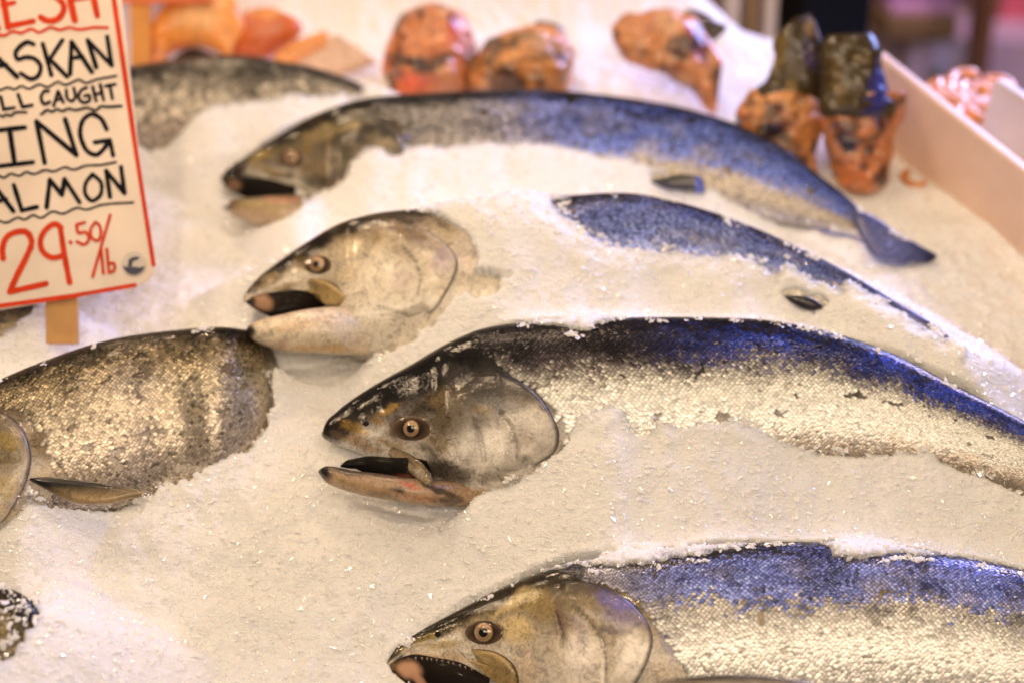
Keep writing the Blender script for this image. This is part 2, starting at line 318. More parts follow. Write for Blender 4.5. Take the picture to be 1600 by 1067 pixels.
FISH = []    # (thing, list of bvh, mask polygons)
def make_fish(label, anchor_px, st, masks, head, ramp_skin, blobs, scale_start, scale_ramp, zc=.020, tau=R(34), seed=1, rows=38, nu=260, holes=.62, head_end=None, u_max=.97, blue=None, grow=1.0):
    a = on_z(*map(np.array, map(float, anchor_px)), 0.)
    T = Thing('salmon', label, 'salmon', a, 'whole salmon lying on the ice')
    L = Loft(st, zc, tau, nu, head=head.get('hn', 0)); V, F, q, u = L.surf(112); px, py, dp = project(V)
    nz = lambda r, a=.26: [(p_, tuple(x_*(1-a) + a*(.3*c_[0]+.55*c_[1]+.15*c_[2])*g_ for x_, g_ in zip(c_, (1.0, 1.02, 1.06)))) for p_, c_ in r]
    ramp_skin = nz(ramp_skin); scale_ramp = nz(scale_ramp, .22)
    allb = list(blobs)
    for pl in head.get('plates', ()):
        if pl[0] == 'gill_cover': allb += pl[9]
    base = lerp_ramp(q + .05*fbm(px/40, py/40, 0, seed), ramp_skin)
    c = paint(px, py, base, allb, seed)
    T.part('body', V, F, c, M['skin']); bv = bvh_of(V, F); bvs = [bv]; P = {}
    def lo(name, st2, cf, mm, ratio_z=zc, nu2=60, nv=40, pw=1.):
        l2 = Loft(st2, ratio_z, tau, nu2, pw); v, f, qq, uu = l2.surf(nv); x, y, _ = project(v)
        ob = T.part(name, v, f, cf(x, y, qq), mm); bvs.append(bvh_of(v, f)); P[name] = (v, f); return ob
    if 'lower_jaw' in head:
        stj, ramp_j, bl = head['lower_jaw']; lo('lower_jaw', stj, lambda x, y, qq: paint(x, y, lerp_ramp(qq, ramp_j), bl, seed+3, 5), M['jaw'])
    if 'mouth' in head:
        stm, base_c, bl = head['mouth']; lo('mouth_lining', stm, lambda x, y, qq: paint(x, y, np.tile(np.array(base_c, float), (len(x), 1)), bl, seed+4, 4), M['mouth'])
    if 'tongue' in head:
        stt, base_c = head['tongue']; lo('tongue', stt, lambda x, y, qq: np.tile(np.array(base_c, float), (len(x), 1)), M['mouth'], nu2=30, nv=24)
    for name, poly, thick, hard, soft, softw, grooves, mm, base_c, bl in head.get('plates', ()):
        tgt = bv
        if name == 'upper_lip_plate' and 'lower_jaw' in P:
            jv, jf = P['lower_jaw']; mv, mf = P['mouth_lining']; tgt = bvh_of(np.vstack([V, jv, mv]), list(F) + [x_ + len(V) for x_ in jf] + [x_ + len(V) + len(jv) for x_ in mf])
        v, f, Q = patch(tgt, poly, thick, hard, soft, softw, grooves, flat=name == 'upper_lip_plate')
        if name == 'gill_cover':
            fi = [bv.find_nearest(Vector(x_))[2] for x_ in v]; n4 = len(F[0]); F0 = F[0]; F1 = F[1]
            qb = np.array([q[F0[i_][0]] if i_ < n4 else .5 for i_ in fi]); cc = paint(Q[:, 0], Q[:, 1], lerp_ramp(qb + .05*fbm(Q[:, 0]/40, Q[:, 1]/40, 0, seed), ramp_skin), allb, seed)
        else: cc = paint(Q[:, 0], Q[:, 1], np.tile(np.array(base_c, float), (len(Q), 1)), bl, seed+6)
        for line, wd, dep in grooves:
            g = .8*np.exp(-(poly_dist(Q[:, 0], Q[:, 1], line, False)/(wd*.8))**2)[:, None]; cc = cc*(1-g) + np.array((.03, .022, .016))*g
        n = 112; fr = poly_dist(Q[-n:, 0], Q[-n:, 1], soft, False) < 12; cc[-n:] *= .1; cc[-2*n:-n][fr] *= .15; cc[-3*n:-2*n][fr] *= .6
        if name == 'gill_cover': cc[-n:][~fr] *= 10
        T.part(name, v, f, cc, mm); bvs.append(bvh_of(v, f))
    if 'lip' in head:
        sl_, rl_, bl_ = head['lip']; lo('upper_lip', sl_, lambda x, y, qq: paint(x, y, lerp_ramp(qq, rl_), bl_, seed+7, 4), M['skin'], nu2=50, nv=32)
    if 'eye' in head:
        ex, ey, ri, rp = head['eye'][:4]; soc = head['eye'][4]
        v, f, Q = patch(bv, [(ex+x*soc[0]+(soc[2] if x < 0 else soc[3])*abs(x), ey+y*soc[1]) for x, y in [(math.cos(k*math.pi/6), math.sin(k*math.pi/6)) for k in range(12)]], .0004, 10., None, 1, (), 48, 8)
        sr = np.clip(np.hypot((Q[:, 0]-ex)/soc[0], (Q[:, 1]-ey)/soc[1]) + .12*fbm(Q[:, 0]/6, Q[:, 1]/6, 0, seed), 0, 1); T.part('eye_socket', v, f, lerp_ramp(sr, [(0, (.02, .012, .008)), (.55, (.035, .02, .012)), (.8, (.09, .055, .03)), (1, tuple(head.get('sock', (.16, .11, .06))))]), M['eye'])
        Pc, Nc = cast(bv, [ex], [ey]); Pc = Pc[0]; nn = Nc[0]*.6 - FWD*.4; nn /= np.linalg.norm(nn); s_ = project(Pc[None])[2][0]/FPX
        xx = RIGHT - nn*(RIGHT @ nn); xx /= np.linalg.norm(xx); yy = np.cross(nn, xx)
        def dome(r0, hgt, base, rgs, n=40):
            ff = np.linspace(0, 1, rgs); th = np.arange(n)/n*2*np.pi; rr = r0*ff*s_
            v = Pc + nn*base + (rr[:, None, None]*(np.cos(th)[None, :, None]*xx + np.sin(th)[None, :, None]*yy)) + (hgt*np.sqrt(np.clip(1-ff**2, 0, 1)))[:, None, None]*nn
            return v.reshape(-1, 3), [grid_faces(rgs, n, True)[:, ::-1]], np.repeat(ff, n)
        v, f, rr = dome(ri, .0040, .0010, 16)
        kr = rp/ri; ic = lerp_ramp(rr, [(0, (.02, .015, .01)), (kr*.98, (.02, .015, .01)), (kr*1.06, (.66, .47, .24)), (kr*1.22, (.34, .2, .1)), (.64, (.42, .26, .14)), (.78, (.55, .38, .21)), (.84, (.22, .13, .07)), (.92, (.03, .02, .015)), (1, (.02, .013, .01))])
        e = T.part('eye', v, f, ic, M['eye'])
        v, f, rr = dome(rp*(.96 + .0), .0006, .0010+.0040*math.sqrt(1-(rp/ri)**2)+.0002, 6, 28); T.part('pupil', v, f, None, M['pupil'], parent=e)
    if 'nostril' in head:
        nx, ny = head['nostril']; v, f, Q = patch(bv, [(nx-5, ny), (nx, ny-4), (nx+5, ny), (nx, ny+5)], .0004, 3, None, 1, (), 24, 4)
        T.part('nostril', v, f, np.tile(np.array((.008, .006, .005)), (len(v), 1)), M['mouth'])
    if 'teeth' in head:
        VV = []; FF = []
        for k, (x, y, dx, dy, dzz) in enumerate(head['teeth']):
            p = on_z(np.array(float(x)), np.array(float(y)), zc + dzz); tip = on_plane(np.array(float(x+dx)), np.array(float(y+dy)), p, L.n)
            ax = tip - p; o1 = np.cross(ax, L.n); o1 /= np.linalg.norm(o1)+1e-9; r = .0008
            ring = [p + r*(math.cos(a_)*o1 + math.sin(a_)*L.n) for a_ in (0, 1.57, 3.14, 4.71)]; i = len(VV)*5
            VV.append(np.array(ring + [tip])); FF += [(i+a_, i+(a_+1) % 4, i+4) for a_ in range(4)]
        T.part('teeth', np.vstack(VV), [np.array(FF)], None, M['tooth'])
    for name, poly, ppx, pz, n_, thick, cf, in_mask in head.get('fins', ()):
        p0 = on_z(np.array(float(ppx[0])), np.array(float(ppx[1])), pz) if pz is not None else cast(bv, np.array([float(ppx[0])]), np.array([float(ppx[1])]))[0][0] - FWD*.012; v, f, Q = blade(poly, p0, np.array(n_)/np.linalg.norm(n_), thick)
        T.part(name, v, f, cf(Q), M['fin'])
        if in_mask: bvs.append(bvh_of(v, f))
    # scales: shingled shields that follow the body, each its own small tilted plate
    if scale_start is not None:
        sl = np.array(scale_start, float); o_ = np.argsort(sl[:, 1]); ys, xs = sl[o_, 1], sl[o_, 0]
        half = np.linalg.norm(L.D[:, 3:6], axis=1); SS = []; PH = []; uu = 0.; k = 0; dphi = np.pi*1.12/rows
        while uu < L.len*u_max:
            h = np.interp(uu, L.u, half); pitch = max(.0014, h*2.35/rows*.64)
            ph = -.35 + (np.arange(int(rows*1.3)) + .5*(k % 2))*dphi
            SS.append(np.full(len(ph), uu)); PH.append(ph); uu += pitch; k += 1
        SS = np.concatenate(SS); PH = np.concatenate(PH); SS = SS + rng.normal(0, .00022, len(SS)); PH = PH + rng.normal(0, .006, len(PH))
        P0 = L.at(SS, PH); x, y, dpt = project(P0); keep = x > np.interp(y, ys, xs) + rng.normal(0, 5, len(x))
        if seed in (4,): keep &= (y < 1200)
        hx = fbm(SS*70, PH*7, 0, seed+50, 3); hole = (hx > holes)
        keep &= ~hole & (PH < 3.3)
        SS, PH, P0, x, y = SS[keep], PH[keep], P0[keep], x[keep], y[keep]
        e = 1e-3; ts = L.at(SS+e, PH) - P0; tp = L.at(SS, PH+.02) - P0
        ts /= np.linalg.norm(ts, axis=1)[:, None]; wl = np.linalg.norm(tp, axis=1)/.02*dphi; tp /= np.linalg.norm(tp, axis=1)[:, None]
        nn = np.cross(ts, tp); nn /= np.linalg.norm(nn, axis=1)[:, None]; sg = np.sign((nn*(P0 - np.stack([np.interp(SS, L.u, L.D[:, k]) for k in range(3)], -1))).sum(1)); nn *= sg[:, None]
        wl = np.clip(wl, .0010, .009)*.55*grow; ll = wl*1.32
        tmpl = [(-1., 0), (-.55, .8), (.1, 1.), (.62, .72), (.98, .25), (.98, -.25), (.62, -.72), (.1, -1.), (-.55, -.8)]
        ra = rng.normal(0, .05, len(SS)); rb = rng.normal(0, .06, len(SS)); VV = []
        for a_, b_ in [(.25, 0)] + tmpl:
            lift = .00018 + ll*(a_*(.13+ra) + b_*rb*.6) + wl*(.12 if (a_, b_) == (.25, 0) else 0)
            VV.append(P0 + ts*(ll*a_)[:, None] + tp*(wl*b_)[:, None] + nn*lift[:, None])
        VV = np.stack(VV, 1); m = len(SS); i = np.arange(m)[:, None]*10
        FF = np.concatenate([np.concatenate([i, i+1+k, i+1+(k+1) % 9], 1) for k in range(9)])
        qq = (1-np.cos(np.clip(PH, 0, np.pi)))/2; un = SS/L.len
        nq = qq + .07*fbm(SS*45, PH*3, 0, seed+60, 3) + .03*rng.normal(0, 1, m)
        cc = lerp_ramp(nq, scale_ramp)
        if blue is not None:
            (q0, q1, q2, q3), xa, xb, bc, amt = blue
            al = sstep(q0, q1, nq)*(1-sstep(q2, q3, nq))*sstep(xa, xb, x)*amt; al *= .55 + .45*sstep(-.35, .25, fbm(SS*38, PH*4, 0, seed+80, 3)); cc = cc*(1-al[:, None]) + np.array(bc)*al[:, None]*np.clip(rng.normal(1, .3, m), .3, 1.6)[:, None]  # blue back colour; its fade-in along the fish paints the blue sheen too
        dk = sstep(.25, .55, fbm(SS*60, PH*5, 2., seed+70, 3)); cc = cc*(1-(.5 - .38*sstep(.3, .5, qq))[:, None]*dk[:, None])
        cc = cc*np.clip(rng.normal(1, .12 if seed in (3, 5) else .28, m), .35, 1.7)[:, None]
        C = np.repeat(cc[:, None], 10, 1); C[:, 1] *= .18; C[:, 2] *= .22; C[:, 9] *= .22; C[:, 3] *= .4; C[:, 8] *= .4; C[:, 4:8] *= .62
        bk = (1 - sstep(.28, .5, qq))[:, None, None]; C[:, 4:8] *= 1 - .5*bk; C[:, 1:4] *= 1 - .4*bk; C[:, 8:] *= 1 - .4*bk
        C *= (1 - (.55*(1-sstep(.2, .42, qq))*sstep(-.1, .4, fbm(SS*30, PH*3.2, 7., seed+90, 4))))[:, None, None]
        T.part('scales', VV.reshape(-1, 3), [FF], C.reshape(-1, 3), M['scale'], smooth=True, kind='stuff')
    FISH.append((T, bvs, masks)); return T, L, bv

# ------------------------------------------------------------------ the fish
SK = [(0, DARK), (.28, (.03, .027, .026)), (.42, (.12, .10, .08)), (.6, (.40, .35, .28)), (.8, (.62, .55, .44)), (1, CREAM)]
fincol = lambda dark, pale, x0, x1: (lambda Q: lerp_ramp(np.clip((Q[:, 1]-x0)/(x1-x0), 0, 1), [(0, dark), (.25, dark), (1, pale)]))
NT = (0, -.37, .93)

# --- the salmon in the middle, in focus
h3 = dict(hn=6,
    lower_jaw=([(497, 735, 498, 739, .9), (505, 729, 508, 752, .9), (519, 728, 530, 763, .8), (550, 734, 560, 772, .85), (595, 739, 600, 780, .95), (636, 745, 642, 787, 1.0, -.001), (672, 748, 678, 790, .95, -.005), (715, 750, 719, 791, .8, -.014), (765, 750, 768, 788, .6, -.026), (800, 755, 803, 780, .5, -.036)],
               [(0, (.06, .04, .03)), (.14, (.26, .17, .10)), (.5, (.50, .34, .21)), (1, (.42, .28, .15))],
               [(502, 738, 17, 19, 0, (.010, .008, .007), 1), (545, 736, 40, 7, 10, (.04, .025, .018), .9), (600, 742, 34, 5, 8, (.07, .04, .025), .8), (642, 757, 18, 7, 15, (.50, .12, .06), .85), (622, 765, 13, 7, 0, (.05, .035, .025), .85), (540, 752, 26, 6, 20, (.42, .32, .14), .7),
                (690, 768, 34, 6, 22, (.05, .035, .025), .85), (705, 783, 30, 7, 5, (.09, .06, .04), .8), (575, 762, 30, 6, 12, (.50, .36, .18), .6), (650, 778, 36, 6, 4, (.62, .34, .2), .7), (590, 772, 22, 5, 10, (.2, .13, .07), .6)]),
    mouth=([(552, 716, 552, 731, .3), (575, 712, 575, 740, .45), (610, 714, 610, 748, .5), (650, 715, 650, 755, .45), (675, 722, 675, 750, .3, -.01), (690, 728, 690, 742, .2, -.02)], (.005, .004, .003), [(640, 745, 30, 4, 10, (.2, .06, .04), .6)]),
    tongue=([(532, 727, 532, 729, .9), (538, 721, 540, 731, .8), (560, 715, 562, 733, .7), (600, 718, 602, 737, .7), (640, 722, 641, 740, .6)], (.006, .004, .004)),
    plates=[
        ('gill_cover', [(690, 612), (735, 584), (775, 582), (800, 590), (835, 613), (861, 646), (874, 683), (868, 704), (841, 724), (805, 745), (765, 758), (725, 752), (700, 720), (688, 665)], .0034, 5,
         [(790, 584), (835, 613), (861, 646), (874, 683), (868, 704), (846, 722)], 75, [([(781, 645), (796, 668), (807, 690), (806, 716)], 1.6, .0015), ([(742, 650), (752, 690), (757, 722)], 3., .0007)], M['gill'], (.60, .55, .46),
         [(740, 590, 70, 22, 10, (.05, .045, .04), .95), (700, 640, 30, 50, 0, (.13, .10, .06), .85), (745, 655, 13, 45, -12, (.12, .10, .08), .75), (810, 628, 34, 12, 30, (.34, .30, .25), .6), (800, 660, 22, 22, 0, (.72, .67, .58), .85), (760, 612, 50, 14, 14, (.06, .05, .04), .8), (690, 655, 20, 30, 0, (.11, .085, .05), .7), (755, 640, 20, 10, 0, (.30, .22, .1), .6), (835, 655, 26, 26, 0, (.72, .67, .58), .85),
          (775, 695, 28, 36, 0, (.74, .70, .62), .9), (735, 690, 14, 26, 0, (.55, .52, .46), .7), (720, 745, 26, 20, 0, (.10, .08, .06), .8), (770, 745, 24, 12, 0, (.22, .18, .13), .7), (835, 690, 22, 26, 0, (.42, .37, .3), .6), (845, 640, 10, 5, 30, (.06, .05, .05), .7), (816, 601, 22, 8, 35, DARK, .9)]),
    ],
    lip=([(590, 690, 588, 696, .5, -.012), (606, 694, 602, 705, .5, -.005), (626, 702, 617, 720, .45, .001), (648, 713, 636, 735, .42, .006), (664, 727, 653, 750, .42, .009), (674, 742, 665, 758, .42, .010), (678, 752, 672, 760, .4, .008)], [(0, (.07, .055, .035)), (.3, (.26, .20, .12)), (.8, (.36, .29, .2)), (1, (.14, .1, .06))], [(655, 738, 12, 9, 40, (.46, .41, .33), .8), (615, 700, 12, 7, 30, (.10, .075, .05), .9), (640, 722, 14, 5, 40, (.09, .07, .045), .7)]),
    eye=(644, 669, 14.5, 6.6, (31, 19, -.25, .1)), nostril=(572, 661),
    fins=[('pelvic_fin', [(1470, 730), (1500, 735), (1560, 790), (1545, 800), (1500, 780)], (1500, 760), -.02, NT, .002, fincol((.03, .025, .025), (.4, .3, .2), 730, 800), False),
          ('tail_fin', [(1845, 850), (1900, 800), (2010, 840), (1980, 900), (1990, 990), (1930, 970), (1850, 880)], (1850, 860), .0, NT, .003, fincol(DARK, (.12, .1, .1), 800, 990), True)])
st3 = [(503, 677, 504, 683, .8), (508, 663, 513, 690, .85), (526, 644, 540, 700, .72), (550, 625, 578, 714, .62), (594, 597, 622, 723, .56), (643, 570, 664, 748, .54), (688, 543, 702, 795, .46), (739, 519, 765, 799, .46), (779, 509, 820, 799, .48), (830, 503, 885, 797, .48),
       (900, 499, 960, 797, .48), (1000, 496, 1050, 793, .48), (1100, 496, 1130, 786, .48), (1200, 501, 1210, 777, .48), (1327, 528, 1310, 765, .48), (1391, 552, 1370, 760, .48), (1487, 600, 1450, 757, .48), (1600, 658, 1560, 770, .46), (1700, 720, 1665, 805, .42), (1800, 790, 1770, 855, .35), (1855, 830, 1830, 888, .25)]
m3 = [(488, 672), (500, 650), (545, 615), (590, 588), (640, 558), (690, 528), (735, 507), (779, 498), (800, 503), (850, 513), (900, 518), (925, 521), (950, 505), (1000, 494), (1050, 498), (1100, 494), (1200, 500), (1327, 522), (1391, 545), (1487, 592), (1600, 645), (1700, 712), (1800, 775), (1860, 815), (1905, 790), (2015, 838), (2000, 1000), (1925, 980), (1840, 890), (1760, 850), (1690, 806), (1600, 772), (1560, 752), (1520, 738), (1480, 720), (1450, 703), (1420, 702), (1380, 707), (1330, 708), (1290, 706), (1260, 698), (1235, 690), (1200, 673), (1170, 657), (1130, 655), (1100, 658), (1085, 663), (1062, 663), (1050, 655), (1022, 655), (1014, 672), (1003, 682), (990, 674), (982, 646), (970, 635), (945, 628), (920, 640), (898, 645), (893, 662), (885, 690), (868, 708), (845, 724), (815, 742), (780, 755), (745, 768), (725, 784), (690, 791), (656, 791), (594, 785), (547, 776), (508, 762), (488, 745), (488, 725)]
make_fish('black-backed salmon with open mouth in the middle, whole head bare of ice', (800, 690), st3, [m3], h3, SK,
    [(625, 590, 120, 34, -34, DARK, 1), (520, 662, 30, 34, -40, (.018, .014, .012), 1), (700, 560, 80, 40, -30, DARK, 1), (552, 668, 28, 9, 25, GOLD, .95), (604, 640, 22, 7, -28, GOLD, .75), (590, 655, 16, 6, 10, (.3, .19, .06), .8), (560, 690, 45, 10, 22, (.34, .23, .13), .8), (610, 690, 30, 10, 15, (.38, .28, .17), .8),
     (640, 668, 36, 21, 0, (.05, .028, .018), .95), (690, 620, 26, 16, -30, (.30, .20, .07), .75), (690, 690, 32, 18, 10, (.28, .22, .13), .8), (690, 738, 44, 24, 20, (.035, .028, .02), .95), (560, 655, 60, 14, -40, (.03, .024, .016), .6), (660, 640, 30, 10, -20, (.05, .04, .025), .8), (720, 610, 30, 18, -10, (.07, .055, .035), .7), (670, 705, 22, 8, 30, (.07, .05, .03), .7), (610, 672, 16, 8, 0, (.16, .10, .05), .8), (735, 775, 40, 12, -8, (.55, .35, .16), .9), (700, 778, 30, 7, -8, (.05, .03, .02), .7), (880, 640, 10, 45, -20, (.35, .3, .42), .8)],
    [(725, 500), (742, 530), (768, 560), (800, 586), (842, 611), (871, 646), (885, 684), (872, 712), (852, 735), (800, 800)],
    [(0, (.035, .028, .035)), (.20, (.05, .042, .055)), (.27, (.16, .13, .14)), (.335, (.46, .46, .42)), (.42, (.78, .80, .76)), (.62, (.80, .80, .74)), (.8, (.60, .47, .34)), (1, (.66, .54, .4))],
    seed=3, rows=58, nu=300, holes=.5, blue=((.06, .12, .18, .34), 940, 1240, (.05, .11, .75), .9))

# --- the salmon cut off by the lower edge
h5 = dict(hn=6,
    lower_jaw=([(612, 1112, 613, 1118, .9), (640, 1100, 650, 1150, .8), (700, 1100, 715, 1175, .9), (780, 1090, 790, 1188, 1.1), (850, 1080, 860, 1190, .9, -.01)], [(0, (.3, .2, .12)), (.4, PEACH), (1, CREAM)], []),
    mouth=([(609, 1036, 610, 1046, .3), (640, 1022, 640, 1072, .38), (680, 1026, 680, 1100, .38), (720, 1034, 720, 1116, .4), (765, 1058, 765, 1124, .4)], (.008, .005, .004), [(638, 1046, 24, 17, 20, (.55, .32, .2), 1), (655, 1064, 20, 8, 50, (.5, .28, .18), .9), (612, 1040, 9, 12, 0, (.16, .11, .07), .9), (700, 1045, 40, 10, 5, (.012, .008, .006), .9)]),
    plates=[
        ('gill_cover', [(830, 935), (868, 912), (905, 909), (940, 917), (972, 931), (996, 952), (1014, 976), (1020, 1000), (1013, 1030), (1000, 1057), (975, 1090), (930, 1110), (870, 1110), (830, 1070), (812, 1000)], .0042, 5, [(889, 910), (940, 917), (972, 931), (996, 952), (1014, 976), (1020, 1000), (1013, 1030), (1000, 1057), (975, 1090)], 90,
         [([(893, 945), (921, 972), (940, 997), (947, 1028), (946, 1067)], 2, .0014), ([(870, 955), (880, 990), (878, 1010)], 3, .0005)], M['gill'], (.62, .53, .40),
         [(940, 930, 60, 18, 20, (.10, .075, .06), .85), (975, 965, 40, 22, 20, (.24, .2, .36), .8), (962, 945, 36, 14, 20, (.17, .15, .46), .9), (985, 1020, 32, 44, 0, (.86, .80, .70), .95), (912, 1030, 38, 46, 0, (.84, .77, .68), .95), (875, 970, 14, 34, -12, (.26, .17, .12), .8), (960, 985, 30, 6, 8, (.14, .1, .12), .7), (850, 955, 20, 24, 0, (.46, .33, .14), .6), (905, 985, 12, 28, -20, (.42, .34, .36), .6)]),
        ('upper_lip_plate', [(716, 1011), (745, 1013), (773, 1018), (792, 1028), (806, 1044), (811, 1062), (808, 1079), (795, 1076), (770, 1060), (742, 1037), (722, 1022)], .0035, 6, [(745, 1013), (773, 1018), (792, 1028), (806, 1044), (811, 1062), (808, 1079), (795, 1076), (770, 1060), (742, 1037)], 130, (), M['gill'], (.45, .32, .14), [(790, 1050, 22, 20, 0, (.30, .22, .10), .7), (750, 1025, 20, 8, 20, (.55, .42, .22), .6)]),
    ],
    eye=(757, 987, 17, 7.6, (30, 19, -.1, .1)), nostril=(684, 990),
    teeth=[(650+k*8.5+random.uniform(-2, 2), 1026+.0012*(k*8.5)**2*2, 1, 5+random.random()*2, .014) for k in range(11)],
    fins=[('pectoral_fin', [(1030, 1066), (1075, 1058), (1150, 1054), (1220, 1059), (1280, 1070), (1340, 1095), (1300, 1105), (1180, 1100), (1080, 1090)], (1040, 1066), .047, (0, -.5, .86), .0022, fincol((.03, .025, .02), (.55, .42, .26), 1050, 1085), True)])
st5 = [(605, 1034, 606, 1040, .8), (614, 1018, 618, 1041, .7), (655, 986, 650, 1027, .75), (690, 966, 686, 1032, .68), (726, 947, 718, 1039, .62), (762, 927, 752, 1060, .57), (807, 906, 797, 1096, .53), (860, 885, 858, 1145, .5), (940, 872, 960, 1178, .49), (1030, 860, 1070, 1192, .48), (1120, 851, 1150, 1197, .48), (1224, 844, 1240, 1197, .48), (1320, 847, 1320, 1192, .48), (1469, 862, 1440, 1186, .48), (1600, 888, 1560, 1184, .48), (1750, 930, 1700, 1186, .46), (1900, 990, 1850, 1190, .43), (2050, 1080, 2010, 1210, .38), (2120, 1130, 2090, 1220, .25)]
m5 = [(590, 1030), (606, 1018), (655, 984), (690, 964), (726, 948), (762, 930), (800, 914), (830, 902), (862, 893), (905, 886), (960, 890), (1000, 888), (1027, 882), (1084, 872), (1140, 862), (1162, 855), (1224, 843), (1275, 848), (1290, 858), (1300, 870), (1340, 878), (1400, 871), (1469, 870), (1540, 880), (1600, 892), (1800, 945), (1990, 1040), (1990, 1290), (540, 1290), (560, 1050)]
make_fish('salmon along the lower edge with blue upper flank and round silver gill cover', (950, 1020), st5, [m5], h5,
    [(0, (.02, .016, .01)), (.10, (.045, .035, .016)), (.24, (.30, .22, .085)), (.42, (.62, .50, .32)), (.7, (.78, .69, .54)), (1, CREAM)],
    [(715, 962, 95, 15, -29, (.025, .019, .011), 1), (800, 918, 66, 19, -25, (.035, .026, .014), .95), (700, 985, 40, 7, -30, (.09, .065, .025), .8), (860, 915, 40, 12, -10, (.05, .04, .025), .85), (618, 1025, 18, 14, -30, (.06, .045, .025), .9), (660, 1000, 40, 9, -30, (.30, .22, .06), .8), (690, 1005, 30, 10, 0, (.50, .38, .16), .7), (735, 985, 14, 10, 0, (.20, .14, .06), .7), (805, 985, 36, 24, 0, (.74, .58, .30), .85), (790, 948, 34, 9, -28, (.70, .56, .3), .8), (757, 988, 34, 22, 0, (.16, .11, .05), .7),
     (825, 935, 34, 20, -20, (.50, .38, .15), .7), (690, 1024, 60, 8, 5, (.58, .42, .26), .7), (820, 1045, 26, 40, 0, (.66, .54, .4), .8), (1034, 975, 12, 40, -25, (.22, .18, .34), .8), (1050, 1005, 16, 30, -25, (.2, .17, .34), .7), (1035, 1045, 18, 20, 20, (.75, .64, .5), .8)],
    [(855, 868), (870, 890), (905, 905), (945, 912), (985, 929), (1012, 951), (1036, 985), (1056, 1020), (1070, 1050), (1070, 1090), (1040, 1180)],
    [(0, (.07, .06, .06)), (.05, (.14, .13, .16)), (.10, (.32, .32, .40)), (.22, (.46, .44, .50)), (.30, (.60, .57, .54)), (.34, (.80, .78, .72)), (.6, (.88, .85, .77)), (1, (.88, .84, .74))],
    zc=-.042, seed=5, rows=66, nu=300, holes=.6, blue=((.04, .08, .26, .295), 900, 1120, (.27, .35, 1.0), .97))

# --- the pale-headed salmon above the middle one
h2 = dict(hn=6,
    lower_jaw=([(383, 517, 384, 521, .9), (390, 508, 396, 532, .85), (408, 500, 416, 541, .85), (440, 492, 442, 549, .9), (480, 484, 482, 551, 1.0), (518, 480, 521, 554, .85, -.003), (556, 480, 560, 555, .75, -.011), (605, 482, 610, 552, .55, -.023), (650, 490, 654, 536, .45, -.036)], [(0, (.66, .54, .38)), (.25, (.80, .70, .54)), (.6, (.82, .72, .55)), (1, (.76, .62, .44))],
               [(388, 517, 13, 14, 0, (.02, .015, .012), 1), (500, 545, 60, 7, 0, (.72, .46, .18), .8), (440, 541, 10, 10, 60, (.55, .36, .22), .8), (470, 508, 60, 10, -12, (.72, .52, .34), .6), (600, 520, 40, 12, -20, (.82, .68, .5), .6)]),
    mouth=([(384, 467, 385, 474, .3), (402, 461, 402, 486, .36), (430, 456, 430, 497, .4), (465, 453, 465, 490, .4), (500, 460, 500, 482, .35, -.006), (520, 464, 520, 474, .3, -.015)], (.008, .005, .004), [(410, 472, 20, 14, 30, (.42, .25, .16), .9), (392, 470, 9, 8, 0, (.05, .035, .03), .9), (455, 466, 40, 9, 0, (.012, .008, .006), .9)]),
    plates=[
        ('gill_cover', [(572, 372), (600, 348), (640, 353), (679, 369), (701, 386), (715, 409), (709, 437), (697, 459), (681, 483), (655, 500), (610, 510), (570, 490), (556, 430)], .0036, 4.5, [(640, 353), (679, 369), (701, 386), (715, 409), (709, 437), (697, 459), (681, 483)], 75, [([(628, 386), (650, 410), (658, 432), (652, 462)], 2, .0011), ([(590, 480), (640, 494), (668, 490)], 2, .0004)], M['gill'], (.70, .58, .40),
         [(640, 366, 40, 12, 20, (.28, .20, .12), .85), (690, 405, 22, 24, 0, (.42, .34, .40), .75), (625, 400, 24, 14, 30, (.34, .25, .15), .7), (665, 385, 24, 9, 25, (.46, .36, .3), .7), (600, 430, 44, 44, 0, (.84, .76, .62), .85), (625, 440, 20, 24, 0, (.56, .46, .42), .5), (690, 455, 14, 20, 20, (.74, .62, .46), .8)]),
        ('upper_lip_plate', [(464, 440), (485, 436), (505, 437), (522, 445), (536, 456), (543, 467), (537, 476), (520, 478), (503, 472), (484, 460)], .0032, 5, [(485, 436), (505, 437), (522, 445), (536, 456), (543, 467), (537, 476), (520, 478), (503, 472), (484, 460)], 110, (), M['gill'], (.50, .36, .16), [(525, 466, 12, 8, 20, (.62, .46, .22), .8), (490, 445, 18, 5, 5, (.28, .19, .08), .7)]),
    ],
    eye=(497, 414, 14, 5.5, (22, 15, -.05, .1)),
    fins=[('pectoral_fin', [(722, 438), (740, 441), (780, 444), (800, 450), (776, 454), (748, 464), (738, 455)], (724, 445), .024, (0, -.5, .86), .0015, fincol((.02, .016, .014), (.10, .07, .05), 440, 462), True),
          ('pelvic_fin', [(1226, 463), (1245, 462), (1274, 469), (1286, 480), (1270, 486), (1248, 480)], (1250, 474), None, (0, -.75, .66), .0022, fincol((.012, .01, .014), (.04, .03, .05), 460, 488), True)])
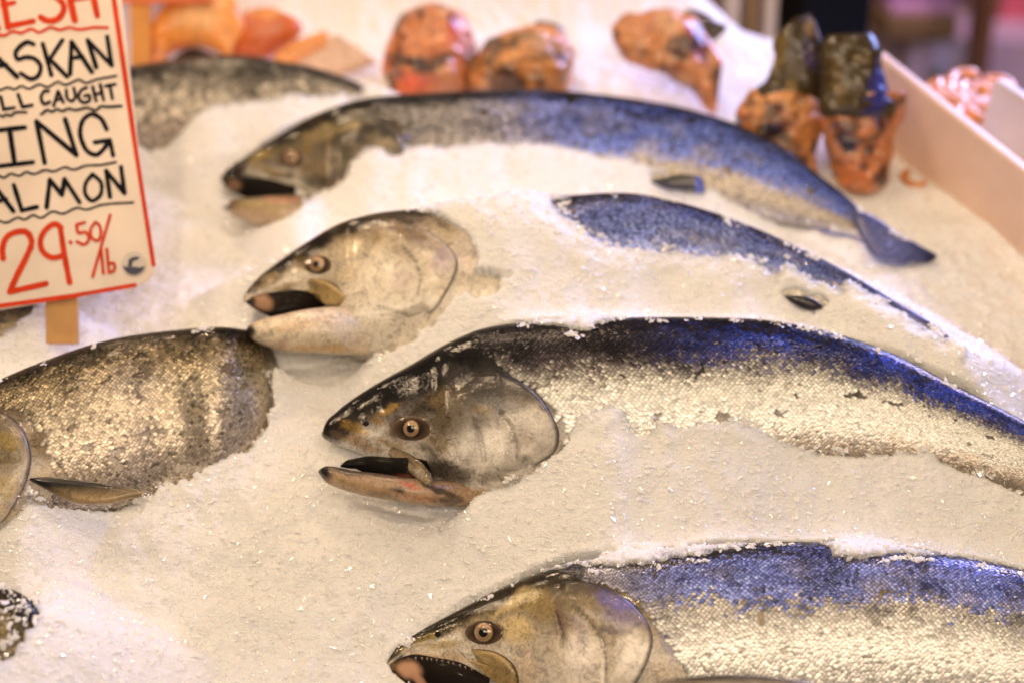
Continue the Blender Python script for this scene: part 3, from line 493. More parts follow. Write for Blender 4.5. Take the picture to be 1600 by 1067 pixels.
st2 = [(380, 466, 381, 472, .8), (386, 456, 393, 474, .8), (401, 438, 412, 464, .78), (430, 415, 442, 460, .72), (466, 390, 474, 462, .66), (506, 365, 512, 484, .58), (546, 347, 550, 556, .48), (589, 335, 598, 562, .48), (625, 330, 640, 556, .49), (665, 327, 690, 545, .49), (735, 320, 765, 538, .48), (820, 311, 850, 524, .48), (900, 306, 920, 514, .48), (990, 304, 1000, 503, .48), (1050, 315, 1045, 497, .48), (1131, 339, 1110, 492, .48), (1216, 373, 1185, 492, .48), (1319, 424, 1285, 510, .46), (1400, 472, 1370, 540, .42), (1470, 515, 1450, 565, .35), (1510, 548, 1495, 585, .25)]
m2a = [(370, 478), (370, 458), (395, 432), (430, 408), (466, 383), (508, 357), (550, 338), (589, 327), (615, 325), (660, 333), (700, 350), (728, 372), (742, 400), (738, 428), (760, 436), (800, 448), (775, 456), (745, 466), (728, 462), (712, 462), (695, 482), (680, 503), (650, 527), (620, 545), (580, 554), (520, 558), (439, 556), (410, 548), (385, 533), (374, 517), (378, 500), (395, 497)]
m2b = [(864, 320), (892, 309), (920, 305), (990, 303), (1037, 314), (1131, 338), (1178, 359), (1216, 373), (1248, 384), (1319, 423), (1366, 449), (1436, 496), (1488, 522), (1478, 526), (1450, 512), (1400, 478), (1366, 458), (1330, 440), (1319, 438), (1310, 452), (1300, 447), (1272, 436), (1250, 418), (1225, 404), (1218, 418), (1211, 427), (1192, 414), (1170, 402), (1150, 391), (1130, 394), (1117, 400), (1100, 394), (1084, 396), (1060, 388), (1030, 390), (990, 383), (953, 382), (930, 372), (911, 358), (887, 336)]
make_fish('pale-headed salmon with gaping mouth above the middle one, its body mostly under ice', (600, 470), st2, [m2a, m2b, [(1222, 462), (1245, 459), (1276, 466), (1290, 480), (1272, 488), (1246, 481)]], h2,
    [(0, (.03, .02, .014)), (.08, (.07, .05, .02)), (.18, (.46, .34, .17)), (.4, (.74, .62, .42)), (.7, (.82, .72, .55)), (1, (.80, .70, .54))],
    [(468, 394, 95, 17, -33, (.018, .013, .009), 1), (560, 352, 50, 10, -15, (.03, .022, .014), .9), (395, 448, 20, 14, -45, (.045, .032, .02), 1), (600, 340, 60, 8, 5, (.08, .06, .035), .85), (728, 400, 22, 45, -8, (.70, .62, .54), .9), (420, 440, 26, 10, -30, (.24, .16, .06), .8), (480, 412, 26, 14, 0, (.22, .15, .06), .8), (445, 448, 30, 7, -5, (.55, .4, .2), .7), (540, 390, 40, 16, -25, (.80, .68, .46), .8), (540, 430, 40, 14, -15, (.80, .66, .44), .7), (590, 372, 14, 10, 0, (.35, .26, .14), .6), (690, 352, 14, 8, 30, (.10, .075, .05), .8)],
    [(850, 300), (850, 560)],
    [(0, (.05, .045, .055)), (.05, (.10, .09, .14)), (.11, (.30, .32, .55)), (.4, (.55, .55, .68)), (.6, (.8, .74, .64)), (1, (.84, .76, .64))],
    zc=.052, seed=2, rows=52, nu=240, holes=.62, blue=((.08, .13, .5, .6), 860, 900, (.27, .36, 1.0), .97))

# --- the far salmon whose whole length shows
h1 = dict(hn=5,
    lower_jaw=([(344, 321, 345, 325, .9), (352, 317, 360, 336, .85), (368, 312, 378, 345, .85), (400, 309, 408, 354, .9), (440, 306, 450, 362, .9), (480, 306, 488, 371, .8, -.007), (525, 308, 530, 373, .6, -.019), (565, 315, 570, 362, .5, -.03)], [(0, (.10, .07, .03)), (.25, (.28, .2, .08)), (.6, (.50, .36, .2)), (1, (.6, .46, .3))], [(350, 323, 14, 12, 0, (.02, .015, .012), 1), (440, 312, 40, 5, 0, (.5, .2, .1), .6), (400, 320, 30, 8, 0, (.44, .33, .12), .6)]),
    mouth=([(349, 282, 350, 290, .3), (364, 278, 366, 301, .36), (385, 276, 388, 311, .4), (420, 280, 420, 313, .42), (462, 292, 462, 314, .4)], (.006, .004, .003), [(364, 290, 14, 12, 20, (.22, .13, .08), .9)]),
    plates=[
        ('gill_cover', [(515, 205), (545, 178), (582, 182), (609, 197), (624, 212), (632, 230), (628, 262), (605, 300), (560, 320), (520, 300), (505, 250)], .0034, 4.5, [(575, 180), (609, 197), (624, 212), (632, 230), (628, 262), (605, 300)], 65, [([(566, 215), (580, 235), (584, 260)], 2, .001)], M['gill'], (.36, .28, .15),
         [(570, 205, 24, 10, -10, (.03, .025, .016), .9), (535, 235, 20, 28, 0, (.07, .055, .03), .9), (545, 200, 20, 9, -20, (.36, .28, .13), .7), (600, 205, 24, 8, 40, (.04, .035, .03), .9), (525, 275, 24, 18, 0, (.08, .06, .04), .8), (540, 288, 20, 8, 0, (.5, .42, .32), .7), (600, 225, 20, 10, 10, (.42, .34, .22), .6)]),
    ],
    eye=(456, 247, 12.5, 4.5, (20, 14, -.05, .1)),
    fins=[('pelvic_fin', [(1017, 283), (1040, 277), (1076, 273), (1094, 277), (1097, 302), (1080, 298), (1050, 297), (1030, 292)], (1060, 292), None, (0, -.75, .66), .003, lambda Q: np.where((Q[:, 0] > 1086)[:, None], np.array([[.10, .14, .55]]), np.array([[.016, .013, .016]])), True),
          ('tail_fin', [(1332, 330), (1352, 333), (1400, 362), (1440, 386), (1464, 402), (1452, 410), (1430, 411), (1410, 414), (1390, 411), (1376, 408), (1358, 392), (1344, 368)], (1380, 385), .016, NT, .0014, lambda Q: lerp_ramp(np.clip((Q[:, 0]-1340)/110, 0, 1), [(0, (.08, .10, .30)), (.5, (.18, .22, .55)), (1, (.05, .06, .2))])*(.55+.45*np.sin((Q[:, 1]-330-(Q[:, 0]-1340)*.45)*1.1))[:, None].clip(.25, 1), True)])
st1 = [(345, 279, 346, 285, .8), (352, 270, 356, 290, .8), (386, 246, 390, 279, .75), (425, 221, 430, 287, .68), (477, 191, 482, 306, .6), (515, 175, 522, 374, .48), (556, 161, 566, 376, .5), (609, 153, 622, 370, .5), (661, 149, 676, 362, .49), (720, 145, 735, 353, .48), (800, 142, 810, 346, .48), (900, 146, 905, 340, .48), (1000, 158, 985, 338, .48), (1080, 174, 1050, 338, .48), (1160, 200, 1120, 343, .48), (1220, 230, 1180, 350, .47), (1280, 275, 1240, 354, .44), (1325, 310, 1294, 360, .4), (1350, 333, 1328, 367, .33), (1366, 347, 1346, 374, .2)]
m1 = [(335, 288), (338, 270), (386, 240), (425, 214), (477, 184), (517, 168), (556, 154), (609, 146), (720, 138), (800, 135), (900, 139), (1000, 151), (1080, 167), (1160, 193), (1225, 225), (1285, 268), (1345, 318), (1405, 363), (1464, 402), (1460, 413), (1380, 411), (1364, 397), (1345, 371), (1319, 365), (1272, 353), (1225, 346), (1178, 327), (1131, 302), (1098, 283), (1060, 270), (1020, 256), (980, 246), (920, 236), (880, 226), (840, 220), (740, 222), (680, 226), (632, 227), (610, 230), (584, 226), (570, 229), (555, 238), (545, 250), (538, 265), (535, 280), (520, 290), (490, 300), (475, 312), (455, 330), (430, 345), (400, 354), (367, 345), (343, 330), (335, 318), (365, 308)]
make_fish('farthest full-length salmon, arched with a blue flank and its tail on the ice', (700, 260), st1, [m1, [(1013, 283), (1040, 274), (1078, 270), (1096, 275), (1100, 304), (1082, 300), (1050, 299), (1028, 294)]], h1,
    [(0, (.015, .012, .008)), (.18, (.03, .022, .011)), (.32, (.15, .11, .045)), (.5, (.22, .17, .09)), (.75, (.42, .33, .22)), (1, CREAM)],
    [(440, 215, 100, 14, -32, (.03, .024, .016), .95), (365, 272, 26, 18, -40, (.03, .022, .016), 1), (410, 245, 26, 8, -28, (.40, .29, .09), .9), (395, 285, 40, 8, 10, (.03, .022, .012), .9), (440, 275, 30, 9, 10, (.05, .038, .02), .85), (545, 215, 30, 8, 20, (.03, .024, .015), .9), (420, 268, 40, 8, 10, (.36, .27, .12), .7), (456, 250, 28, 16, 0, (.05, .035, .02), .85), (480, 232, 14, 8, -20, (.30, .22, .08), .7), (500, 210, 40, 16, -20, (.40, .31, .15), .7), (490, 260, 26, 16, 0, (.30, .23, .12), .7), (500, 282, 34, 14, 0, (.06, .05, .03), .8), (550, 180, 40, 9, -10, (.10, .08, .05), .7), (640, 218, 10, 10, 0, (.3, .3, .6), .8)],
    [(560, 140), (585, 165), (612, 180), (634, 205), (644, 230), (636, 262), (600, 370)],
    [(0, (.05, .047, .045)), (.10, (.13, .12, .11)), (.3, (.28, .27, .28)), (.5, (.66, .60, .52)), (.7, (.62, .54, .42)), (1, (.68, .6, .48))],
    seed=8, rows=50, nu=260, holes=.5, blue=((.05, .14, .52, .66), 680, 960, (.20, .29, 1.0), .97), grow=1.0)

# --- the golden salmon at the left edge
h4 = dict(
    plates=[('gill_cover', [(-60, 660), (-20, 642), (4, 645), (24, 657), (43, 687), (49, 716), (42, 750), (24, 786), (2, 815), (-40, 825), (-80, 800), (-95, 730)], .0042, 5, [(-20, 642), (4, 645), (24, 657), (43, 687), (49, 716), (42, 750), (24, 786), (2, 815)], 60, (), M['gill'], (.50, .38, .18),
             [(10, 690, 24, 14, 20, (.40, .30, .10), .8), (15, 720, 24, 12, 0, (.22, .17, .08), .7), (5, 760, 30, 20, 0, (.55, .42, .2), .7), (5, 800, 26, 20, 0, (.62, .5, .32), .7)])],
    eye=(-215, 752, 16, 7, (28, 18, 0, .1)),
    fins=[('pectoral_fin', [(46, 748), (70, 745), (110, 748), (181, 758), (236, 772), (205, 779), (165, 787), (110, 783), (68, 762)], (60, 755), .042, (0, -.45, .89), .0022, fincol((.012, .010, .008), (.42, .30, .15), 752, 780), True)])
st4 = [(-340, 786, -338, 796, .8), (-320, 760, -310, 812, .7), (-260, 720, -230, 842, .6), (-180, 680, -140, 852, .55), (-80, 632, -40, 850, .5), (0, 594, 40, 838, .49), (82, 560, 120, 818, .48), (165, 533, 200, 797, .48), (275, 516, 300, 772, .48, -.010), (345, 511, 352, 758, .48, -.006), (396, 517, 400, 740, .48, -.017), (480, 545, 470, 705, .48, -.085), (560, 560, 540, 695, .46, -.11), (640, 600, 620, 690, .4, -.09), (700, 640, 680, 690, .3, -.11)]
m4 = [(-60, 612), (0, 588), (82, 554), (165, 526), (220, 516), (275, 513), (330, 508), (366, 510), (384, 518), (390, 534), (408, 548), (410, 568), (430, 586), (424, 610), (434, 630), (418, 650), (420, 668), (400, 690), (385, 706), (352, 714), (330, 727), (290, 748), (245, 760), (238, 775), (200, 787), (165, 794), (110, 793), (60, 778), (42, 765), (24, 798), (0, 822), (-60, 850), (-400, 880), (-400, 700)]
make_fish('golden-scaled salmon at the left edge with a dark pectoral fin spread on the ice', (150, 720), st4, [m4], h4,
    [(0, (.05, .035, .015)), (.25, (.16, .11, .05)), (.5, (.34, .26, .15)), (.8, (.60, .50, .36)), (1, CREAM)], [(70, 700, 22, 40, -25, (.25, .18, .1), .8), (80, 735, 26, 16, 0, (.55, .42, .24), .7)],
    [(-90, 560), (-40, 620), (0, 634), (34, 640), (60, 668), (76, 705), (92, 735), (95, 760), (40, 860)],
    [(0, (.03, .022, .012)), (.09, (.07, .05, .02)), (.17, (.26, .19, .08)), (.26, (.58, .46, .26)), (.36, (.70, .60, .42)), (.6, (.74, .62, .44)), (.75, (.70, .57, .42)), (1, (.74, .62, .48))],
    seed=4, rows=60, nu=260, holes=.36)

# --- three more that only show a patch of back through the ice
def back_fish(label, anchor, st, masks, skin, sc, seed, rows, u_max=.97):
    make_fish(label, anchor, st, masks, {}, skin, [], [(-900, -400), (-900, 1400)], sc, seed=seed, rows=rows, nu=160, holes=.4, u_max=u_max)
dk = [(0, (.05, .04, .03)), (.4, (.10, .08, .05)), (.7, (.3, .25, .18)), (1, CREAM)]
back_fish('dark speckled salmon back half under ice below the orange fillets', (350, 170), [(40, 190, 42, 215, .6), (100, 140, 110, 250, .5), (180, 112, 190, 275, .48), (260, 98, 270, 280, .48), (340, 89, 350, 280, .48), (420, 96, 425, 275, .48), (500, 110, 500, 265, .47), (570, 135, 560, 255, .45), (650, 170, 630, 245, .4), (700, 200, 690, 230, .3)],
    [[(100, 110), (205, 104), (280, 90), (340, 82), (420, 90), (500, 106), (562, 132), (560, 146), (510, 148), (450, 146), (400, 158), (340, 160), (300, 178), (285, 200), (262, 225), (235, 233), (215, 225), (190, 200)]], dk,
    [(0, (.09, .08, .07)), (.15, (.20, .18, .15)), (.4, (.55, .49, .4)), (1, (.75, .68, .56))], 6, 30)
back_fish('salmon back showing through the ice at the lower left edge', (-60, 980), [(-420, 1020, -420, 1060, .6), (-330, 930, -320, 1130, .5), (-220, 892, -210, 1150, .48), (-120, 890, -115, 1150, .48), (-30, 902, -30, 1130, .48), (40, 930, 30, 1090, .45, -.006), (90, 970, 80, 1050, .4, -.02), (120, 1000, 115, 1030, .3, -.03)],
    [[(-300, 890), (-60, 885), (0, 898), (18, 912), (30, 908), (50, 930), (44, 944), (56, 955), (44, 975), (30, 978), (34, 996), (16, 1006), (18, 1020), (-60, 1050), (-300, 1060)]], dk,
    [(0, (.04, .03, .015)), (.15, (.10, .07, .02)), (.4, (.42, .3, .09)), (1, (.6, .45, .2))], 7, 40)
back_fish('olive salmon flank lying in the ice behind the sign post', (0, 510), [(-300, 470, -300, 500, .6), (-200, 430, -195, 560, .5), (-100, 430, -95, 580, .48), (-20, 450, -25, 570, .46), (50, 470, 40, 540, .42), (90, 490, 84, 515, .3)],
    [[(-200, 475), (0, 470), (52, 482), (44, 492), (30, 498), (20, 510), (0, 522), (-100, 540), (-200, 545)]], dk,
    [(0, (.14, .10, .04)), (.4, (.30, .22, .1)), (1, (.4, .3, .17))], 9, 40)

# ------------------------------------------------------------------ ice bed: heaped over whatever part of each fish is buried, scooped away where the fish lies bare
allV = []; allF = []; off = 0; owner = []
GX0, GX1, GY0, GY1, STEP = -.78, .96, -.44, .66, .0020
nx = int((GX1-GX0)/STEP); ny = int((GY1-GY0)/STEP)
gx = np.linspace(GX0, GX1, nx); gy = np.linspace(GY0, GY1, ny); X, Y = np.meshgrid(gx, gy); X = X.ravel(); Y = Y.ravel()
def ice_base(x, y):
    z = .010*fbm(x*7, y*7, 0, 101, 2) + .0042*fbm(x*26, y*26, 0, 102, 2) + .0022*fbm(x*85, y*85, 0, 103, 3)
    z += .0015*(np.abs(vnoise(x*170, y*170, 0, 104)) - .35) + .0008*np.abs(vnoise(x*330+y*60, y*330, 0, 105))
    return z
Z = ice_base(X, Y); Z -= .045*(1 - sstep(-.34, -.12, Y)); Z += .13*sstep(.50, .72, Y)*(1-sstep(.16, .34, X)) - .30*sstep(0, .05, Y - (.535 - .62*np.maximum(X-.258, -.2)) + .015*fbm(X*9, Y*9, 0, 55))*sstep(.06, .2, X)
# scooped hollows beside the golden fish and under chins
def hollow(poly, depth, soft):
    p, q, _ = project(np.stack([X, Y, np.zeros_like(X)], 1)); near = (p > -260) & (p < 1000) & (q > 300) & (q < 1000)
    px, py = p[near] + 7*fbm(X[near]*60, Y[near]*60, 0, 77), q[near] + 7*fbm(X[near]*60, Y[near]*60, 4., 78)
    ins = inside(px, py, poly); d = poly_dist(px, py, poly); Z[near] -= np.where(ins, depth*sstep(0, soft, d), 0)
hollow([(-260, 780), (20, 770), (240, 772), (205, 800), (175, 812), (130, 832), (85, 852), (0, 868), (-260, 900)], .016, 9)
hollow([(440, 740), (480, 760), (560, 790), (660, 800), (720, 795), (690, 770), (520, 720)], .008, 30)
hollow([(330, 325), (345, 345), (400, 365), (470, 350), (400, 330)], .008, 20)
HR = 2.; CX0, CY0, CX1, CY1 = -420, -120, 2020, 1320
cw = int((CX1-CX0)/HR); ch = int((CY1-CY0)/HR); DEPTH = np.full((ch, cw), -1.); cpx, cpy = np.meshgrid(CX0+HR*(np.arange(cw)+.5), CY0+HR*(np.arange(ch)+.5))
wx = cpx + 5*fbm(cpx/13, cpy/13, 0, 201) + 3*vnoise(cpx/5, cpy/5, 0, 203); wy = cpy + 5*fbm(cpx/13, cpy/13, 0, 202) + 3*vnoise(cpx/5, cpy/5, 0, 204)
cvec = Vector(CAM)
for T, bvs, masks in FISH:
    for mk in masks:
        k = inside(wx, wy, mk); ii = np.argwhere(k); dd = rays(cpx[k], cpy[k])
        for (r_, c_), d in zip(ii, dd):
            v = Vector(d); L = v.length; v /= L; best = None
            for b in bvs:
                h = b.ray_cast(cvec, v)
                if h[0] is not None and (best is None or h[3] < best): best = h[3]
            if best is not None:
                t_ = best/L
                if DEPTH[r_, c_] < 0 or t_ < DEPTH[r_, c_]: DEPTH[r_, c_] = t_
SP0 = on_z(np.array(92.), np.array(522.), .035); SN = -FWD + .12*UP + .10*RIGHT; SN /= np.linalg.norm(SN)
k = inside(cpx, cpy, [(-140, -100), (190, -100), (243, 430), (232, 440), (122, 466), (120, 524), (70, 526), (60, 478), (-130, 506)]) & (cpy < 522 + 6*vnoise(cpx/9, cpy/9, 0, 8)); sd_ = (on_plane(cpx[k], cpy[k], SP0, SN) - CAM) @ FWD; DEPTH[k] = np.where(DEPTH[k] < 0, sd_, np.minimum(DEPTH[k], sd_))
down = Vector((0, 0, -1)); top = np.full(len(X), -9.); who = np.full(len(X), -1); nrm = np.zeros((len(X), 3))
for fi, (T, bvs, masks) in enumerate(FISH):
    vs = []
    for o in T.o.children:
        if o.name.startswith(('body', 'lower_jaw')): vs.append(np.array([v.co for v in o.data.vertices]) + T.a)
    nb = len(vs); vs = np.vstack(vs); lo, hi = vs.min(0), vs.max(0); sel = np.where((X > lo[0]) & (X < hi[0]) & (Y > lo[1]) & (Y < hi[1]))[0]
    for i in sel:
        o_ = Vector((X[i], Y[i], .4))
        for b in bvs[:nb]:
            h = b.ray_cast(o_, down)
            if h[0] is not None and h[0][2] > top[i]: top[i] = h[0][2]; who[i] = fi; nrm[i] = h[1]
hit = np.where(who >= 0)[0]; Ph = np.stack([X[hit], Y[hit], top[hit]], 1); hp, hq, _ = project(Ph)
facing = ((CAM - Ph)*nrm[hit]).sum(1)/np.linalg.norm(CAM - Ph, axis=1)
COVERED = []
for fi, (T, bvs, masks) in enumerate(FISH):
    s_ = who[hit] == fi; idx = hit[s_]; p, q, fc = hp[s_], hq[s_], facing[s_]
    wp = p + 5*fbm(p/13, q/13, 0, 201) + 3*vnoise(p/5, q/5, 0, 203); wq = q + 5*fbm(p/13, q/13, 0, 202) + 3*vnoise(p/5, q/5, 0, 204)
    ins = np.zeros(len(p), bool); d = np.full(len(p), 1e9)
    for mk in masks: ins |= inside(wp, wq, mk); d = np.minimum(d, poly_dist(p, q, mk))
    cover = ~ins & ((fc > .05) | (d > 14))
    bump = .0016*np.abs(vnoise(X[idx]*190, Y[idx]*190, 0, 106)) + .0015*fbm(X[idx]*85, Y[idx]*85, 0, 103)
    Z[idx] = np.where(cover, np.maximum(Z[idx], top[idx] + .0008 + np.minimum(.007, (.00007 if fi == 4 else .00018)*d) + bump), Z[idx])
    COVERED.append(idx[cover]); back = ~cover & (fc <= .05); Z[idx] = np.where(back, np.minimum(Z[idx], top[idx] - .002), Z[idx])
COVERED = np.concatenate(COVERED); Zc = np.full(len(X), -9.); hs = COVERED; Zc[hs] = Z[hs]; Zc = Zc.reshape(ny, nx)
for j in range(ny-2, -1, -1): Zc[j] = np.maximum(Zc[j], Zc[j+1] - .50*STEP)
for i in range(1, nx): Zc[:, i] = np.maximum(Zc[:, i], Zc[:, i-1] - .6*STEP)
for i in range(nx-2, -1, -1): Zc[:, i] = np.maximum(Zc[:, i], Zc[:, i+1] - .6*STEP)
for j in range(1, ny): Zc[j] = np.maximum(Zc[j], Zc[j-1] - .9*STEP)
for _ in range(40):
    Zc[1:-1, 1:-1] = (Zc[1:-1, 1:-1]*2 + Zc[:-2, 1:-1] + Zc[2:, 1:-1] + 2*Zc[1:-1, :-2] + 2*Zc[1:-1, 2:])/8
vis_fish = np.zeros(len(X), bool); vis_fish[hit] = True; vis_fish[COVERED] = False; rough_ = .0016*fbm(X*60, Y*60, 0, 110, 3) + .003*fbm(X*22, Y*22, 0, 111, 2)
Z = np.where(vis_fish, Z, np.maximum(Z, Zc.ravel() + rough_*(Zc.ravel() > Z)))
Zg = Z.reshape(ny, nx); Zs = Zg.copy(); Zs[1:-1, 1:-1] = (4*Zg[1:-1, 1:-1] + Zg[:-2, 1:-1] + Zg[2:, 1:-1] + Zg[1:-1, :-2] + Zg[1:-1, 2:])/8; Z = Zs.ravel()
act = np.arange(len(X))
for it in range(70):
    p, q, t_ = project(np.stack([X[act], Y[act], Z[act]], 1)); ci = ((p-CX0)/HR).astype(int); ri = ((q-CY0)/HR).astype(int)
    ok = (ci >= 0) & (ci < cw) & (ri >= 0) & (ri < ch); dm = np.full(len(act), -1.); dm[ok] = DEPTH[ri[ok], ci[ok]]
    bad = (dm > 0) & (t_ < dm + .004); act = act[bad]
    if len(act) == 0: break
    Z[act] -= .0022
thin = np.zeros(len(X)); dth = Z - top; cov_ = np.zeros(len(X), bool); cov_[COVERED] = True
thin = np.where(cov_, .85*(1 - sstep(.0012, .0045, dth)), 0.)
single('ice_bed', np.stack([X, Y, Z], 1), [grid_faces(ny, nx)[:, ::-1]], np.repeat(thin[:, None], 3, 1), M['ice'], kind='structure')
Zg = Z.reshape(ny, nx)
def ice_z(x, y):
    i = np.clip(((x-GX0)/(GX1-GX0)*(nx-1)).round().astype(int), 0, nx-1); j = np.clip(((y-GY0)/(GY1-GY0)*(ny-1)).round().astype(int), 0, ny-1); return Zg[j, i]
# loose flakes of crushed ice
n = 42000; fx = rng.uniform(-.5, .62, n); fy = np.concatenate([rng.uniform(-.36, .12, int(n*.78)), rng.uniform(.12, .5, n-int(n*.78))])
fz = ice_z(fx, fy) + rng.uniform(-.0005, .0003, n); p, q, t_ = project(np.stack([fx, fy, fz], 1))
ci = np.clip(((p-CX0)/HR).astype(int), 0, cw-1); ri = np.clip(((q-CY0)/HR).astype(int), 0, ch-1); dm = DEPTH[ri, ci]
keep = ~((dm > 0)) ; fx, fy, fz = fx[keep], fy[keep], fz[keep]; n = len(fx)
# crumbs lying on the edges of the bare patches
edge = (DEPTH > 0); er = edge.copy()
for _ in range(3): er[1:-1, 1:-1] = er[1:-1, 1:-1] & er[:-2, 1:-1] & er[2:, 1:-1] & er[1:-1, :-2] & er[1:-1, 2:]
rim = np.argwhere(edge & ~er); headx = {}
rim = rim[(rng.random(len(rim)) < .5*sstep(.0, .5, fbm(rim[:, 1]/16., rim[:, 0]/16., 0, 310, 2)))]; rp = CX0 + HR*(rim[:, 1]+rng.random(len(rim))); rq = CY0 + HR*(rim[:, 0]+rng.random(len(rim)))
clean = (rp > 1215) & (rp < 1298) & (rq > 452) & (rq < 494) | (rp < 260) & (rq < 540) | (rp < 780) & (rq < 790) & (rq > 500) & (rp > 480) | (rp < 730) & (rp > 360) & (rq < 560) & (rq > 320) | (rq < 300)
rim, rp, rq = rim[~clean], rp[~clean], rq[~clean]
rr = rays(rp, rq); rP = CAM + rr*(DEPTH[rim[:, 0], rim[:, 1]] - .0012)[:, None]
ll = np.argwhere(DEPTH > 0); lx, ly = CX0 + HR*ll[:, 1], CY0 + HR*ll[:, 0]; ll = ll[(lx < 62) & (lx > -40) & (ly > 880) & (rng.random(len(ll)) < .10*np.exp(-np.maximum(0, 30-lx)/30))]
rP = np.vstack([rP, CAM + rays(CX0 + HR*(ll[:, 1]+.5), CY0 + HR*(ll[:, 0]+.5))*(DEPTH[ll[:, 0], ll[:, 1]] - .0016)[:, None]])
fx = np.concatenate([fx, rP[:, 0]]); fy = np.concatenate([fy, rP[:, 1]]); fz = np.concatenate([fz, rP[:, 2]]); nr = len(rP); n = len(fx)
sz = np.exp(rng.normal(math.log(.0015), .5, n)); sz = np.clip(sz, .0007, .0036); ax = rng.normal(0, 1, (n, 3)); ax[:, 2] = np.abs(ax[:, 2])*1.2 + 2.6; ax[:, 1] -= .35; ax /= np.linalg.norm(ax, axis=1)[:, None]
o1 = np.cross(ax, rng.normal(0, 1, (n, 3))); o1 /= np.linalg.norm(o1, axis=1)[:, None]; o2 = np.cross(ax, o1); C0 = np.stack([fx, fy, fz], 1); VV = []
for k in range(5):
    a_ = k*1.2566 + rng.normal(0, .25, n); r_ = sz*rng.uniform(.6, 1.25, n); VV.append(C0 + o1*(r_*np.cos(a_)*1.25)[:, None] + o2*(r_*np.sin(a_)*.8)[:, None])
VV.append(C0 + ax*(sz*.22)[:, None]); VV.append(C0 - ax*(sz*.28)[:, None]); VV = np.stack(VV, 1); i = np.arange(n)[:, None]*7
FF = np.concatenate([np.concatenate([i+k, i+(k+1) % 5, i+5], 1) for k in range(5)] + [np.concatenate([i+(k+1) % 5, i+k, i+6], 1) for k in range(5)])
single('ice_flakes', VV.reshape(-1, 3), [FF], None, M['flake'], smooth=False, kind='stuff')

# ------------------------------------------------------------------ price sign on its stake
SP0 = on_z(np.array(92.), np.array(522.), .035); SN = -FWD + .12*UP + .10*RIGHT; SN /= np.linalg.norm(SN)
SU = RIGHT - SN*(RIGHT @ SN); SU /= np.linalg.norm(SU); SV = np.cross(SN, SU)
sign = Thing('price_sign', 'white hand-lettered price sign with red border standing on a wooden stake', 'sign', SP0)
def on_sign(Q, lift=0.): Q = np.asarray(Q, float); return on_plane(Q[:, 0], Q[:, 1], SP0, SN) + SN*lift
M['board'] = plain('sign_board', (.82, .70, .60), .35, 9); M['redink'] = plain('red_marker', (.66, .045, .006), .6, 60, spec=.15); M['blackink'] = plain('black_marker', (.004, .004, .009), .6, 60, spec=.1)
M['wood'] = plain('stake_wood', (.50, .27, .09), .6, 40); M['navy'] = plain('navy_print', (.015, .02, .06), .4, 60); M['sticker'] = plain('sticker', (.62, .56, .50), .3, 60)
bd = [(-150, -28), (30, -58), (176, -80), (181, -60), (190, 0), (217, 240), (241, 405), (242, 425), (232, 438), (215, 446), (100, 467), (0, 484), (-120, 506), (-138, 498)]
bs_ = np.array(bd, float); k = len(bs_); Vb = np.vstack([on_sign(bs_), on_sign(bs_, -.004)])
cen = bs_.mean(0)[None]; Vb = np.vstack([Vb, on_sign(cen), on_sign(cen, -.004)]); j = np.arange(k); jj = (j+1) % k
sign.part('board', Vb, [np.concatenate([np.stack([np.full(k, 2*k), jj, j], 1), np.stack([np.full(k, 2*k+1), k+j, k+jj], 1)]), np.stack([j, jj, k+jj, k+j], 1)], None, M['board'], smooth=False)
lift_n = [0]
def stroke(pts, width, smooth=True, n=None):
    pts = np.array(pts, float)
    P = spline(pts, n or max(6, 7*len(pts))) if smooth and len(pts) > 2 else np.vstack([pts[i] + (pts[i+1]-pts[i])*f for i in range(len(pts)-1) for f in (0, .33, .67)] + [pts[-1:]])
    t_ = np.gradient(P, axis=0); t_ /= np.linalg.norm(t_, axis=1)[:, None] + 1e-9; nn = np.stack([-t_[:, 1], t_[:, 0]], 1)
    wv = width/2*(1 + .10*np.array([random.uniform(-1, 1) for _ in P]))[:, None]
    th = np.linspace(0, np.pi, 7)[1:-1]
    capE = [P[-1] + width/2*(np.cos(a)*nn[-1] + np.sin(a)*t_[-1]) for a in th]; capS = [P[0] + width/2*(-np.cos(a)*nn[0] - np.sin(a)*t_[0]) for a in th]
    lift_n[0] += 1; z = .0003 + .00003*(lift_n[0] % 20); Q = np.vstack([P + nn*wv, P - nn*wv, capE, capS]); m = len(P)
    V = on_sign(Q, z); Fq = [(i, i+1, m+i+1, m+i) for i in range(m-1)]; Ft = []
    e = [m-1] + list(range(2*m, 2*m+5)) + [2*m-1]; s_ = [m] + list(range(2*m+5, 2*m+10)) + [0]
    for c in (e, s_): Ft += [(c[0], c[i], c[i+1]) for i in range(1, len(c)-1)]
    return V, Fq, Ft
def line_part(name, strokes, mm):
    VV, Q, Tt, o = [], [], [], 0
    for pts, wd, sm in strokes:
        v, fq, ft = stroke(pts, wd, sm); VV.append(v); Q += [tuple(i+o for i in f) for f in fq]; Tt += [tuple(i+o for i in f) for f in ft]; o += len(v)
    sign.part(name, np.vstack(VV), [np.array(Q)[:, ::-1], np.array(Tt)[:, ::-1]], None, mm, smooth=False)
def A(l, s=4.104, oy=0): return [(x/s, y/s+oy) for x, y in l]
def Bq(l): return A(l, 3.556, 240)
shift = lambda l, dx, dy: [(x+dx, y+dy) for x, y in l]
